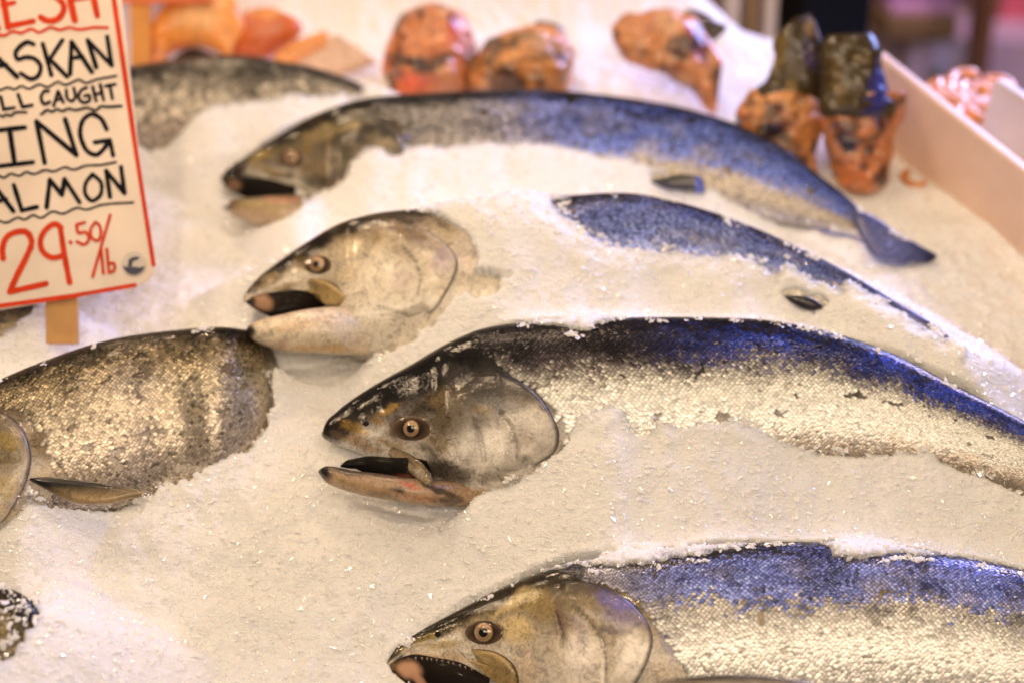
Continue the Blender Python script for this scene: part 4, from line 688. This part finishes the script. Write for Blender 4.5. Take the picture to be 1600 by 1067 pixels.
line_part('lettering', [
    ([(0, -30), (13, 43)], 11, 0), ([(13, 42), (52, 34)], 9, 0), ([(4, 9), (22, 5)], 8, 0), ([(0, -30), (36, -38)], 9, 0),
    ([(88, -38), (68, -36), (56, -24), (66, -10), (88, -4), (100, 12), (96, 25), (85, 33), (73, 33), (64, 28)], 10, 1),
    ([(101, -40), (117, 33)], 10, 0), ([(138, -44), (152, 25)], 10, 0), ([(108, 0), (146, -6)], 9, 0),
    ([(-52, -22), (-39, 52)], 10, 0), ([(-50, -22), (-22, -24), (-18, 0), (-44, 16)], 9, 1), ([(-36, 14), (-3, 45)], 10, 0),
    ([(-112, -10), (-98, 62)], 10, 0), ([(-112, -10), (-72, -18)], 9, 0), ([(-106, 22), (-78, 16)], 9, 0)], M['redink'])
line_part('underline', [(A([(-420, 300), (-330, 270), (-200, 265), (-80, 235), (-20, 225), (20, 232), (90, 205), (130, 215), (210, 190), (240, 210), (330, 180), (380, 195), (450, 180), (500, 192), (600, 180), (690, 181)]), 4.6, 1), ], M['redink'])
line_part('lettering', [
    ([(-27, 68), (27, 121)], 7.5, 0), ([(-27, 68), (-44, 132)], 7.5, 0), ([(-38, 108), (10, 102)], 7, 0),
    (A([(217, 288), (182, 274), (132, 300), (100, 350), (112, 382), (170, 370), (230, 385), (262, 430), (245, 490), (210, 510), (135, 475)]), 7, 1),
    (A([(275, 285), (330, 485)]), 7.5, 0), (A([(400, 262), (312, 395)]), 7.5, 0), (A([(322, 385), (430, 495)]), 7.5, 0),
    (A([(450, 480), (460, 272)]), 7.5, 0), (A([(460, 272), (590, 465)]), 7.5, 0), (A([(458, 378), (530, 366)]), 6.5, 0),
    (A([(618, 435), (563, 262)]), 7.5, 0), (A([(563, 262), (716, 422)]), 7.5, 0), (A([(716, 422), (688, 240)]), 7.5, 0),
    ([(-78, 82), (-66, 140)], 7.5, 0), ([(-66, 140), (-48, 136)], 7, 0), ([(-104, 88), (-84, 142)], 7.5, 0), ([(-104, 88), (-118, 150)], 7.5, 0), ([(-112, 122), (-92, 118)], 6.5, 0)], M['blackink'])
line_part('underline', [(A([(-440, 660), (-300, 640), (-120, 610), (0, 582), (60, 565), (90, 577), (140, 555), (180, 572), (260, 545), (300, 562), (380, 530), (410, 546), (520, 518), (540, 532), (620, 513), (745, 490)]), 3.6, 1)], M['blackink'])
line_part('lettering', [
    (A([(5, 625), (25, 705)]), 5.8, 0), (A([(25, 705), (92, 694)]), 5.4, 0), (A([(118, 610), (145, 690)]), 5.8, 0), (A([(145, 690), (207, 678)]), 5.4, 0),
    (A([(312, 588), (285, 590), (265, 635), (285, 671), (320, 658)]), 5.4, 1),
    (A([(345, 682), (373, 588)]), 5.4, 0), (A([(373, 588), (407, 660)]), 5.4, 0), (A([(355, 648), (397, 638)]), 5, 0),
    (A([(425, 580), (437, 640), (460, 652), (480, 635), (474, 568)]), 5.4, 1), (A([(555, 565), (522, 582), (507, 635), (535, 661), (575, 646), (571, 614), (543, 620)]), 5.4, 1),
    (A([(595, 560), (617, 650)]), 5.4, 0), (A([(643, 545), (665, 645)]), 5.4, 0), (A([(607, 610), (655, 598)]), 5, 0), (A([(678, 556), (738, 544)]), 5.4, 0), (A([(705, 550), (721, 635)]), 5.4, 0),
    ([(-108, 162), (-84, 158)], 5.4, 0), ([(-98, 160), (-90, 184)], 5.4, 0), ([(-76, 158), (-69, 181)], 5.4, 0), ([(-76, 158), (-60, 158), (-60, 168), (-72, 171)], 5, 1), ([(-70, 170), (-53, 179)], 5, 0), ([(-36, 153), (-46, 164), (-38, 176), (-25, 172), (-24, 158), (-36, 153)], 5.2, 1)], M['blackink'])
line_part('underline', [(A([(-440, 800), (-200, 770), (-20, 748), (0, 741), (20, 752), (40, 738), (70, 746), (100, 724), (130, 723), (170, 724)]), 4, 1), (A([(265, 737), (310, 710), (335, 721), (365, 704), (400, 716), (440, 700), (480, 709), (560, 695), (620, 709), (640, 690), (700, 688), (780, 683)]), 4.2, 1)], M['blackink'])
line_part('lettering', [
    (A([(-30, 840), (160, 820)]), 7.4, 0), (A([(62, 830), (95, 1050)]), 8, 0), (A([(-20, 1070), (212, 1044)]), 7.4, 0),
    (A([(287, 1046), (235, 782)]), 8, 0), (A([(235, 782), (490, 998)]), 8, 0), (A([(490, 998), (418, 768)]), 8, 0),
    (A([(685, 832), (645, 762), (590, 735), (540, 765), (515, 830), (530, 920), (570, 980), (620, 996), (660, 965), (703, 902)]), 7.4, 1), (A([(608, 916), (705, 903)]), 7, 0), (A([(705, 903), (726, 1000)]), 7, 0),
    ([(-100, 222), (-86, 286)], 8, 0), ([(-50, 212), (-92, 252)], 8, 0), ([(-90, 250), (-36, 276)], 8, 0)], M['blackink'])
line_part('underline', [(Bq([(-400, 190), (-200, 160), (-100, 150), (-10, 123), (20, 137), (60, 115), (110, 126), (150, 104), (180, 116), (260, 94), (290, 102), (370, 79), (400, 91), (480, 69), (560, 66), (645, 50)]), 3.6, 1)], M['blackink'])
line_part('lettering', [
    (Bq([(-25, 190), (75, 322)]), 7.4, 0), (Bq([(-25, 190), (-70, 340)]), 7.4, 0), (Bq([(-55, 280), (35, 255)]), 6.6, 0), (Bq([(78, 178), (122, 318)]), 7.4, 0), (Bq([(122, 318), (207, 299)]), 7, 0),
    (Bq([(260, 302), (278, 148)]), 7.4, 0), (Bq([(278, 148), (345, 232)]), 7.2, 0), (Bq([(345, 232), (360, 145)]), 7.2, 0), (Bq([(360, 145), (442, 272)]), 7.4, 0),
    (Bq([(515, 118), (478, 165), (474, 225), (510, 265), (553, 240), (562, 165), (515, 118)]), 6.6, 1),
    (Bq([(612, 243), (590, 98)]), 7.4, 0), (Bq([(590, 98), (692, 222)]), 7.4, 0), (Bq([(692, 222), (673, 78)]), 7.4, 0),
    ([(-52, 292), (-74, 296), (-80, 310), (-62, 320), (-52, 332), (-64, 346), (-84, 344)], 7, 1)], M['blackink'])
line_part('underline', [(Bq([(-380, 450), (-200, 420), (-100, 395), (-10, 374), (30, 386), (110, 359), (130, 369), (190, 344), (220, 359), (300, 324), (340, 336), (440, 304), (470, 313), (560, 289), (740, 274)]), 3.6, 1)], M['blackink'])
line_part('price', [
    (Bq([(18, 585), (14, 530), (40, 465), (92, 438), (150, 440), (176, 490), (150, 570), (100, 670), (55, 768)]), 9.5, 1), (Bq([(55, 770), (255, 725)]), 9.5, 0),
    (Bq([(350, 570), (290, 580), (235, 540), (225, 490), (258, 422), (312, 394), (340, 415)]), 8.8, 1), (Bq([(335, 410), (357, 560), (387, 718)]), 9, 0), (Bq([(390, 493), (395, 497)]), 5.5, 0),
    (Bq([(470, 385), (426, 398)]), 5, 0), (Bq([(426, 398), (436, 442), (478, 440), (496, 475), (470, 507), (428, 492)]), 5, 1), (Bq([(530, 384), (504, 425), (515, 475), (545, 486), (561, 440), (545, 392), (530, 384)]), 4.8, 1),
    (Bq([(613, 343), (515, 687)]), 4.6, 0), (Bq([(562, 530), (575, 667)]), 4.8, 0), (Bq([(594, 533), (607, 665)]), 4.8, 0), (Bq([(607, 662), (631, 655), (633, 612), (600, 615)]), 4.8, 1),
    ([(-40, 366), (-60, 362), (-74, 378), (-62, 396), (-42, 408), (-44, 430), (-66, 438), (-82, 430)], 8, 1), ([(-68, 350), (-52, 452)], 6, 0)], M['redink'])
line_part('border', [([(176, -14), (213, 240), (240, 414)], 7.5, 0), ([(-136, 500), (0, 478.5), (110, 463.5), (211, 446)], 6.8, 0)], M['redink'])
def disc_poly(name, pts, lift, mm):
    pts = np.array(pts, float); c = pts.mean(0)[None]; V = on_sign(np.vstack([pts, c]), lift); k = len(pts); j = np.arange(k)
    sign.part(name, V, [np.stack([np.full(k, k), (j+1) % k, j], 1)], None, mm, smooth=False)
cx, cy, r_ = 209.6, 412.8, 19.; cir = lambda r, a0=0, a1=2*math.pi, n=40: [(cx + r*math.cos(a), cy + r*math.sin(a)) for a in np.linspace(a0, a1, n, endpoint=a1-a0 < 6)]
disc_poly('sticker', cir(r_), .0011, M['sticker']); disc_poly('sticker_emblem', cir(17.6, .22, math.pi-.22, 24) + [(203, 419), (210, 417.5), (218, 419)], .0014, M['navy'])
disc_poly('sticker_emblem', [(201, 407), (206, 403.5), (212, 402), (217.5, 402.5), (218.5, 404.5), (213, 407.5), (207, 409.5), (205, 414), (206, 418.5), (199.5, 418), (201, 412)], .0017, M['navy'])
line_part('sticker_print', [([(202+k*3.1, 424.5-.12*(k-2)**2*.6), (203.9+k*3.1, 424.3-.12*(k-2)**2*.6)], 2.2, 0) for k in range(6)], plain('faded_print', (.35, .28, .26), .5, 60))
def slab_px(th, name, quad, mm, lift0, lift1, plane_f):
    q = np.array(quad, float); V = np.vstack([plane_f(q, lift0), plane_f(q, lift1)]); F = [(3, 2, 1, 0), (4, 5, 6, 7)] + [(i, (i+1) % 4, 4+(i+1) % 4, 4+i) for i in range(4)]
    return th.part(name, V, [np.array(F)], None, mm, smooth=False)
slab_px(sign, 'stake', [(62, -40), (110, -40), (119, 535), (70, 535)], M['wood'], -.0045, -.014, on_sign)

# a second sign further back: only its stake and the lower edge of its board are in view
BP0 = on_z(np.array(215.), np.array(108.), .02); BN = -FWD + .12*UP; BN /= np.linalg.norm(BN)
sign2 = Thing('price_sign', 'orange-lit wooden stake carrying the next price sign, beside the orange fillets', 'sign', BP0)
on_b = lambda Q, l=0.: on_plane(np.asarray(Q, float)[:, 0], np.asarray(Q, float)[:, 1], BP0, BN) + BN*l
slab_px(sign2, 'stake', [(200, -90), (233, -90), (233, 118), (203, 118)], plain('orange_lit_wood', (.62, .26, .05), .55, 30), -.004, -.013, on_b)  # wood colour carries the orange light falling on the stake
slab_px(sign2, 'board', [(120, -160), (330, -160), (330, 4), (120, 4)], plain('red_edge_board', (.72, .16, .05), .5, 20), 0, -.004, on_b)

# ------------------------------------------------------------------ fillets and cut heads at the back of the bed
def lump(name, label, cat, group, base_px, parts, tau=R(40), zc=.03, amp=.011, blood_crevice=.9):
    a = on_z(np.array(float(base_px[0])), np.array(float(base_px[1])), 0.); T = Thing(name, label, cat, a, group); n = tilt_n(tau); p0 = a + np.array([0, 0, .012])
    for k, (pn, st, base_c, bl, ofs, mm) in enumerate(parts):
        L = Loft(st, plane=(p0 + n*ofs, n), nu=110, pw=.9); V, F, q, u = L.surf(96); px, py, _ = project(V)
        cen = np.stack([np.interp(u, L.u, L.D[:, i]) for i in range(3)], -1); d = V - cen; d /= np.linalg.norm(d, axis=1)[:, None] + 1e-9
        fq = 44 if mm is M['flesh'] else 27; V = V + d*((amp if mm is M['flesh'] else amp*.75)*fbm(V[:, 0]*fq, V[:, 1]*fq, V[:, 2]*fq, 300+len(label)+k, 4))[:, None]
        c = paint(px, py, np.tile(np.array(base_c, float), (len(V), 1)), bl, 40+k, 10)
        if mm is M['flesh'] and blood_crevice > .5:
            g1 = fbm(V[:, 0]*46, V[:, 1]*46, V[:, 2]*46, 320+k+len(label), 3); g2 = fbm(V[:, 0]*30, V[:, 1]*30, V[:, 2]*30, 340+k+len(label), 2)
            dkk = blood_crevice*sstep(.05, .42, g1)[:, None]; c = np.array((1.12, .92, .72))*c*(1-dkk) + np.array((.05, .014, .008))*dkk; pl = .6*blood_crevice*sstep(.1, .55, g2)[:, None]; c = c*(1-pl) + np.array((.66, .40, .26))*pl  # random dark red: blood and crevice shade put into the flesh colour
        T.part(pn, V, F, c, mm)
    return T
FG = 'cut salmon heads standing at the back of the ice'
OL = (.055, .036, .012)
lump('cut_fish_head', 'red-fleshed cut fish head, leftmost of the row behind the far salmon', 'fish head', FG, (668, 148), [
    ('flesh', [(650, 14, 690, 8, .9), (622, 34, 722, 26, .8), (603, 68, 742, 60, .7), (597, 104, 745, 98, .7), (600, 130, 736, 132, .7), (616, 150, 716, 152, .6)], (.60, .24, .11),
     [(650, 98, 38, 15, 15, (.02, .006, .004), 1), (692, 92, 30, 12, -25, (.05, .015, .008), .9), (625, 80, 8, 24, 0, (.08, .03, .015), .9), (640, 130, 40, 16, 0, (.78, .17, .07), .9), (660, 55, 34, 26, 0, (.66, .30, .15), .8), (690, 20, 14, 12, 0, (.78, .5, .3), .9), (705, 45, 10, 26, -20, (.55, .1, .08), .9), (740, 110, 12, 40, 0, (.10, .05, .03), .95), (612, 100, 12, 26, 0, (.72, .22, .1), .8), (700, 115, 26, 20, 0, (.62, .33, .16), .8)], 0, M['flesh'])])
lump('cut_fish_head', 'tan cut fish head with a dark skin crest, next to the red-fleshed one', 'fish head', FG, (820, 148), [
    ('flesh', [(768, 62, 860, 44, .7), (750, 78, 892, 66, .7), (742, 104, 899, 98, .7), (738, 130, 897, 126, .7), (750, 150, 880, 148, .6)], (.60, .30, .10),
     [(775, 130, 20, 16, 0, (.78, .5, .28), .8), (840, 70, 30, 10, 0, (.70, .48, .36), .8), (870, 85, 14, 14, 0, (.10, .06, .06), .8), (785, 132, 10, 8, 0, (.10, .04, .02), .9), (840, 120, 12, 20, 0, (.25, .12, .04), .8), (800, 100, 20, 20, 0, (.72, .36, .12), .8), (880, 115, 16, 22, 0, (.30, .17, .06), .8), (815, 58, 20, 8, 0, (.12, .08, .04), .8)], 0, M['flesh']),
    ('skin', [(820, 52, 842, 32, .5), (812, 66, 876, 40, .5), (826, 74, 892, 62, .5), (845, 80, 900, 82, .45)], (.10, .075, .035), [(870, 55, 16, 14, 0, (.24, .16, .06), .8)], -.012, M['skin'])], amp=.011)
lump('cut_fish_head', 'pink cut fish collar sloping over the back of the ice, purple skin on its side', 'fish head', FG, (1080, 172), [
    ('flesh', [(955, 38, 958, 64, .8), (972, 24, 984, 100, .6), (1018, 20, 1038, 118, .55), (1066, 20, 1084, 142, .55), (1100, 42, 1102, 168, .5), (1128, 84, 1118, 178, .45)], (.60, .30, .15),
     [(1000, 85, 26, 14, 20, (.72, .44, .28), .8), (1085, 60, 10, 34, -20, (.36, .07, .15), .85), (1104, 80, 10, 30, -10, (.22, .1, .2), .85), (1050, 105, 16, 8, 0, (.22, .09, .05), .8), (1085, 120, 16, 24, 0, (.66, .32, .12), .8), (1120, 150, 10, 20, 0, (.2, .12, .07), .8)], 0, M['flesh']),
    ('skin', [(1072, 18, 1080, 34, .5), (1092, 20, 1096, 52, .5), (1116, 34, 1112, 66, .45), (1136, 40, 1134, 50, .4)], (.09, .07, .06), [], .006, M['skin'])])
lump('cut_fish_head', 'olive-snouted cut fish head with dark throat hole, second from the white board', 'fish head', FG, (1230, 270), [
    ('flesh', [(1180, 140, 1268, 136, .6), (1158, 166, 1282, 158, .6), (1153, 196, 1283, 196, .6), (1164, 234, 1281, 238, .55), (1192, 272, 1276, 274, .5)], (.60, .31, .12),
     [(1208, 208, 32, 15, 15, (.012, .005, .004), 1), (1235, 228, 40, 8, 5, (.12, .05, .02), .8), (1240, 165, 34, 26, 0, (.72, .42, .2), .8), (1275, 160, 12, 26, 0, (.66, .42, .36), .8), (1170, 180, 14, 26, 0, (.55, .22, .06), .8), (1245, 255, 26, 20, 0, (.52, .28, .2), .8), (1190, 240, 16, 16, 0, (.2, .1, .05), .8), (1235, 218, 30, 6, 0, (.24, .12, .05), .8)], 0, M['flesh']),
    ('skin', [(1240, 28, 1268, 26, .6), (1214, 58, 1284, 54, .55), (1206, 92, 1286, 90, .5), (1190, 126, 1286, 124, .5), (1172, 150, 1284, 150, .48), (1186, 164, 1276, 168, .3)], OL, [(1265, 80, 16, 34, 0, (.06, .04, .09), .9), (1215, 80, 14, 40, 0, (.20, .13, .03), .8), (1240, 140, 12, 16, 0, (.3, .2, .06), .7)], .004, M['skin']),
    ('fin', [(1262, 24, 1268, 22, .4), (1256, 40, 1276, 38, .3), (1252, 60, 1282, 60, .3)], (.16, .09, .03), [], .01, M['fin'])], tau=R(52))
lump('cut_fish_head', 'cut fish head with two dark holes and blue-black skin, beside the white board', 'fish head', FG, (1345, 300), [
    ('flesh', [(1288, 150, 1410, 146, .5), (1288, 180, 1410, 170, .55), (1291, 220, 1402, 214, .55), (1298, 256, 1396, 256, .55), (1310, 284, 1386, 288, .5), (1330, 302, 1368, 304, .4)], (.50, .22, .09),
     [(1322, 222, 15, 21, -30, (.012, .005, .004), 1), (1364, 236, 19, 12, -30, (.04, .015, .012), 1), (1340, 272, 34, 18, 0, (.64, .24, .08), .9), (1300, 230, 10, 40, 0, (.36, .18, .1), .8), (1400, 160, 12, 16, 0, (.10, .06, .05), .8), (1345, 190, 36, 12, 0, (.46, .22, .12), .8), (1392, 200, 10, 40, 0, (.5, .22, .09), .8)], 0, M['flesh']),
    ('skin', [(1296, 56, 1366, 54, .6), (1286, 74, 1376, 70, .6), (1283, 116, 1382, 112, .55), (1283, 150, 1390, 148, .52), (1286, 178, 1402, 172, .5), (1300, 190, 1400, 188, .3)], (.065, .043, .014), [(1372, 140, 16, 50, 0, (.05, .05, .22), .95), (1345, 90, 20, 14, 0, (.22, .15, .06), .7), (1310, 130, 14, 40, 0, (.17, .11, .03), .7), (1360, 176, 20, 10, 0, (.04, .04, .16), .9)], .006, M['skin'])], tau=R(52))
OF = 'orange salmon fillets at the back of the ice'
ORG = (.80, .30, .045)
lump('salmon_fillet', 'arched orange salmon fillet behind the dark speckled back, next to the stake', 'fillet', OF, (290, 112), [
    ('flesh', [(216, 112, 246, 112, .5), (226, 66, 262, 88, .5), (254, 14, 288, 76, .45), (312, -14, 318, 76, .45), (362, -6, 346, 84, .4), (384, 40, 356, 92, .35)], ORG, [(310, 20, 50, 40, 0, (.80, .42, .14), .8), (236, 90, 14, 30, 20, (.74, .2, .05), .8), (290, 76, 30, 8, 0, (.6, .14, .02), .8)], 0, M['flesh']),
    ('dark_cavity', [(262, 108, 264, 112, .3), (275, 88, 280, 112, .3), (300, 76, 305, 108, .3), (338, 86, 340, 104, .3)], (.02, .012, .008), [], .012, M['mouth'])], amp=.003, blood_crevice=.15)  # near-black piece puts in the shade of the cavity under the arch
lump('salmon_fillet', 'deep orange cupped salmon fillet, middle of the three', 'fillet', OF, (410, 92), [
    ('flesh', [(385, 18, 436, 16, .5), (360, 38, 470, 36, .5), (354, 62, 466, 60, .5), (360, 86, 424, 88, .45)], (.62, .13, .015), [(410, 22, 60, 8, 0, (.80, .34, .08), .9)], 0, M['flesh'])], amp=.002, blood_crevice=.15)
lump('salmon_fillet', 'salmon fillet with an orange edge and pale skin, propped nearest the red-fleshed head', 'fillet', OF, (470, 122), [
    ('flesh', [(412, 112, 420, 122, .4), (436, 80, 446, 112, .4), (474, 60, 478, 92, .4), (512, 46, 512, 76, .4)], (.74, .28, .06), [], -.002, M['flesh']),
    ('skin', [(424, 120, 440, 124, .3), (450, 96, 490, 122, .3), (492, 72, 540, 116, .3), (524, 54, 590, 100, .3)], (.72, .50, .38), [(480, 110, 30, 10, 0, (.55, .3, .25), .8)], -.006, M['jaw'])], amp=.002, blood_crevice=.15)

# ------------------------------------------------------------------ stall board and what stands beyond it (world coordinates from here)
def board_between(name, label, pa, pb, hgt, thick, color, cat='board', grain=8, z0=-.03):
    a, b = on_z(*map(np.array, map(float, pa)), 0.), on_z(*map(np.array, map(float, pb)), 0.); d = (b-a)/np.linalg.norm(b-a); s_ = np.array([d[1], -d[0], 0.])*thick
    V = np.array([p + o + np.array([0, 0, z]) for z in (z0, hgt) for o in (np.zeros(3), s_) for p in (a, b)]); F = np.array([(0, 2, 3, 1), (4, 5, 7, 6), (0, 1, 5, 4), (2, 6, 7, 3), (0, 4, 6, 2), (1, 3, 7, 5)])
    o = single(name, V, [F], None, plain(name, color, .45, grain), smooth=False, label=label, cat=cat, anchor=a)
    bv = o.modifiers.new('edge', 'BEVEL'); bv.width = .003; bv.segments = 2; return o
board_between('side_board', 'white plastic side board dividing this ice bed from the next stall', (1358, 182), (1900, 640), .082, .012, (.78, .56, .43))
board_between('side_board', 'pale board standing beyond the white divider at the right edge', (1540, 215), (1720, 340), .075, .012, (.6, .52, .46))
# neighbouring ice bed with shrimp heaps
nxx, nyy = 70, 60; gx2 = np.linspace(.66, 1.5, nxx); gy2 = np.linspace(.0, .39, nyy); X2, Y2 = np.meshgrid(gx2, gy2); Z2 = .008*fbm(X2*12, Y2*12, 0, 400) - .02
single('neighbouring_ice_bed', np.stack([X2.ravel(), Y2.ravel(), Z2.ravel()], 1), [grid_faces(nyy, nxx)[:, ::-1]], np.zeros((nxx*nyy, 3)), M['ice'], kind='structure')
shr = M['flesh']
def shrimp(label, px, py, ang, r=.011):
    a = on_z(np.array(float(px)), np.array(float(py)), .0); th = np.linspace(-.3, 3.6, 26); ring = np.arange(10)/10*2*np.pi
    rad = r*.42*np.interp(th, [-.3, .2, 2.4, 3.3, 3.6], [.25, 1, .75, .4, .7]); V = []
    for t_, rr in zip(th, rad):
        c = np.array([math.cos(t_)*r, math.sin(t_)*r, r*.35]); o = np.array([math.cos(t_), math.sin(t_), 0]); V.append(c + rr*(np.cos(ring)[:, None]*o + np.sin(ring)[:, None]*np.array([0, 0, 1.])))
    V = np.concatenate(V); V = V @ np.array([[math.cos(ang), math.sin(ang), 0], [-math.sin(ang), math.cos(ang), 0], [0, 0, 1]]) + a
    single('shrimp', V, [grid_faces(26, 10, True)], np.tile(np.array((.70, .26, .05)), (len(V), 1)), shr, label=label, cat='shrimp', group='shrimp on the neighbouring ice', anchor=a)
for k in range(16): shrimp('orange shrimp in the loose heap on the neighbouring ice', 1470+rng.uniform(0, 85), 150+rng.uniform(-16, 34), rng.uniform(0, 6), .018)
shrimp('lone orange shrimp on the ice by the right edge', 1594, 234, 1., .016); shrimp('orange flesh scrap on the ice beside the white divider', 1428, 284, 2., .011)

BI = np.array(BED.inverted().to_3x3()); BW = np.array(BED.to_3x3()); CW = BW @ CAM
def wpx(px, py, yw):
    d = BW @ rays(np.array(float(px)), np.array(float(py))); return CW + d*((yw - CW[1])/d[1])
def wbox(T, name, x0, y0, x1, y1, yw, depth, mm, bev=.004):
    a, b = wpx(x0, y1, yw), wpx(x1, y0, yw); V, F = box(a[0], b[0], yw, yw+depth, a[2], b[2]); V = V @ BW      # bed coords = BED^-1 * world
    o = T.part(name, V, [F], None, mm, smooth=False); bv = o.modifiers.new('edge', 'BEVEL'); bv.width = bev; bv.segments = 2; return o
def wthing(name, label, cat, x, y, yw): return Thing(name, label, cat, (wpx(x, y, yw)) @ BW)
t = wthing('black_bin', 'tall black bin standing behind the upright cut heads', 'bin', 1305, 180, .66)
kb = plain('black_plastic', (.003, .003, .004), .7, 20, spec=.1); wbox(t, 'bin_body', 1234, -140, 1378, 330, .66, .3, kb, .01); wbox(t, 'bin_rim', 1228, -165, 1384, -140, .655, .31, kb, .008)
t = wthing('counter', 'lavender counter front with a purple and gold shelf beyond the white divider', 'counter', 1450, 200, 1.5)
lav = plain('lavender_panel', (.66, .50, .68), .5, 6); wbox(t, 'front_panel', 1384, 62, 1660, 420, 1.5, .3, lav); wbox(t, 'shelf', 1384, 26, 1500, 62, 1.46, .36, plain('gold_shelf', (.24, .14, .06), .5, 10)); wbox(t, 'shelf_goods', 1392, 6, 1496, 27, 1.5, .2, plain('pink_goods', (.62, .32, .58), .5, 8)); wbox(t, 'back_panel', 1380, -160, 1530, 6, 1.56, .1, plain('dusky_panel', (.16, .09, .22), .5, 8))
t = wthing('notice', 'pale notice with dark green print on the lavender counter', 'notice', 1482, 140, 1.47)
wbox(t, 'sheet', 1446, 64, 1516, 142, 1.478, .006, plain('notice_sheet', (.52, .45, .66), .5, 12), .001); gp = plain('green_print', (.05, .10, .06), .5, 20)
wbox(t, 'print', 1452, 112, 1472, 128, 1.474, .003, gp, .001); wbox(t, 'print', 1486, 110, 1508, 130, 1.474, .003, gp, .001)
t = wthing('wooden_post', 'brown wooden post rising behind the neighbouring ice', 'post', 1535, 150, 1.4)
wbox(t, 'post_shaft', 1508, -160, 1562, 400, 1.4, .09, plain('post_wood', (.20, .085, .04), .6, 12), .006)
t = wthing('poster', 'pink and grey-blue poster at the right edge behind the wooden post', 'poster', 1600, 120, 1.7)
wbox(t, 'sheet', 1560, 44, 1700, 180, 1.7, .01, plain('grey_blue_sheet', (.22, .26, .36), .5, 8), .001); wbox(t, 'pink_band', 1560, -120, 1700, 44, 1.7, .01, plain('pink_sheet', (.78, .16, .24), .5, 8), .001)
t = wthing('stacked_boards', 'cream boards leaning behind the ice at the top', 'boards', 1160, 60, .70)
cb = plain('cream_board', (.62, .48, .32), .5, 6); wbox(t, 'panel', 1128, -120, 1166, 110, .70, .03, cb); wbox(t, 'panel', 1168, -120, 1188, 110, .71, .03, plain('gold_strip', (.55, .34, .1), .5, 6)); wbox(t, 'panel', 1190, -120, 1226, 110, .70, .03, cb)
# table under the ice, market floor and back wall
V, F = box(-.80, .98, -.46, .70, -.26, -.20); single('display_table', V, [F], None, plain('steel_table', (.45, .45, .46), .35, 8, metal=.6), smooth=False, kind='structure')
def wsheet(name, x0, x1, y0, y1, z0, z1, mm):
    V, F = box(x0, x1, y0, y1, z0, z1); single(name, V @ BW, [F], None, mm, smooth=False, kind='structure')
fz_ = CW[2] - 1.55
wsheet('market_floor', -6, 6, -4, 6, fz_-.1, fz_, plain('wet_concrete', (.10, .085, .075), .3, 3))
wsheet('back_wall', -6, 6, 3.2, 3.3, fz_+.002, fz_+4, plain('market_wall', (.40, .28, .20), .6, 2))
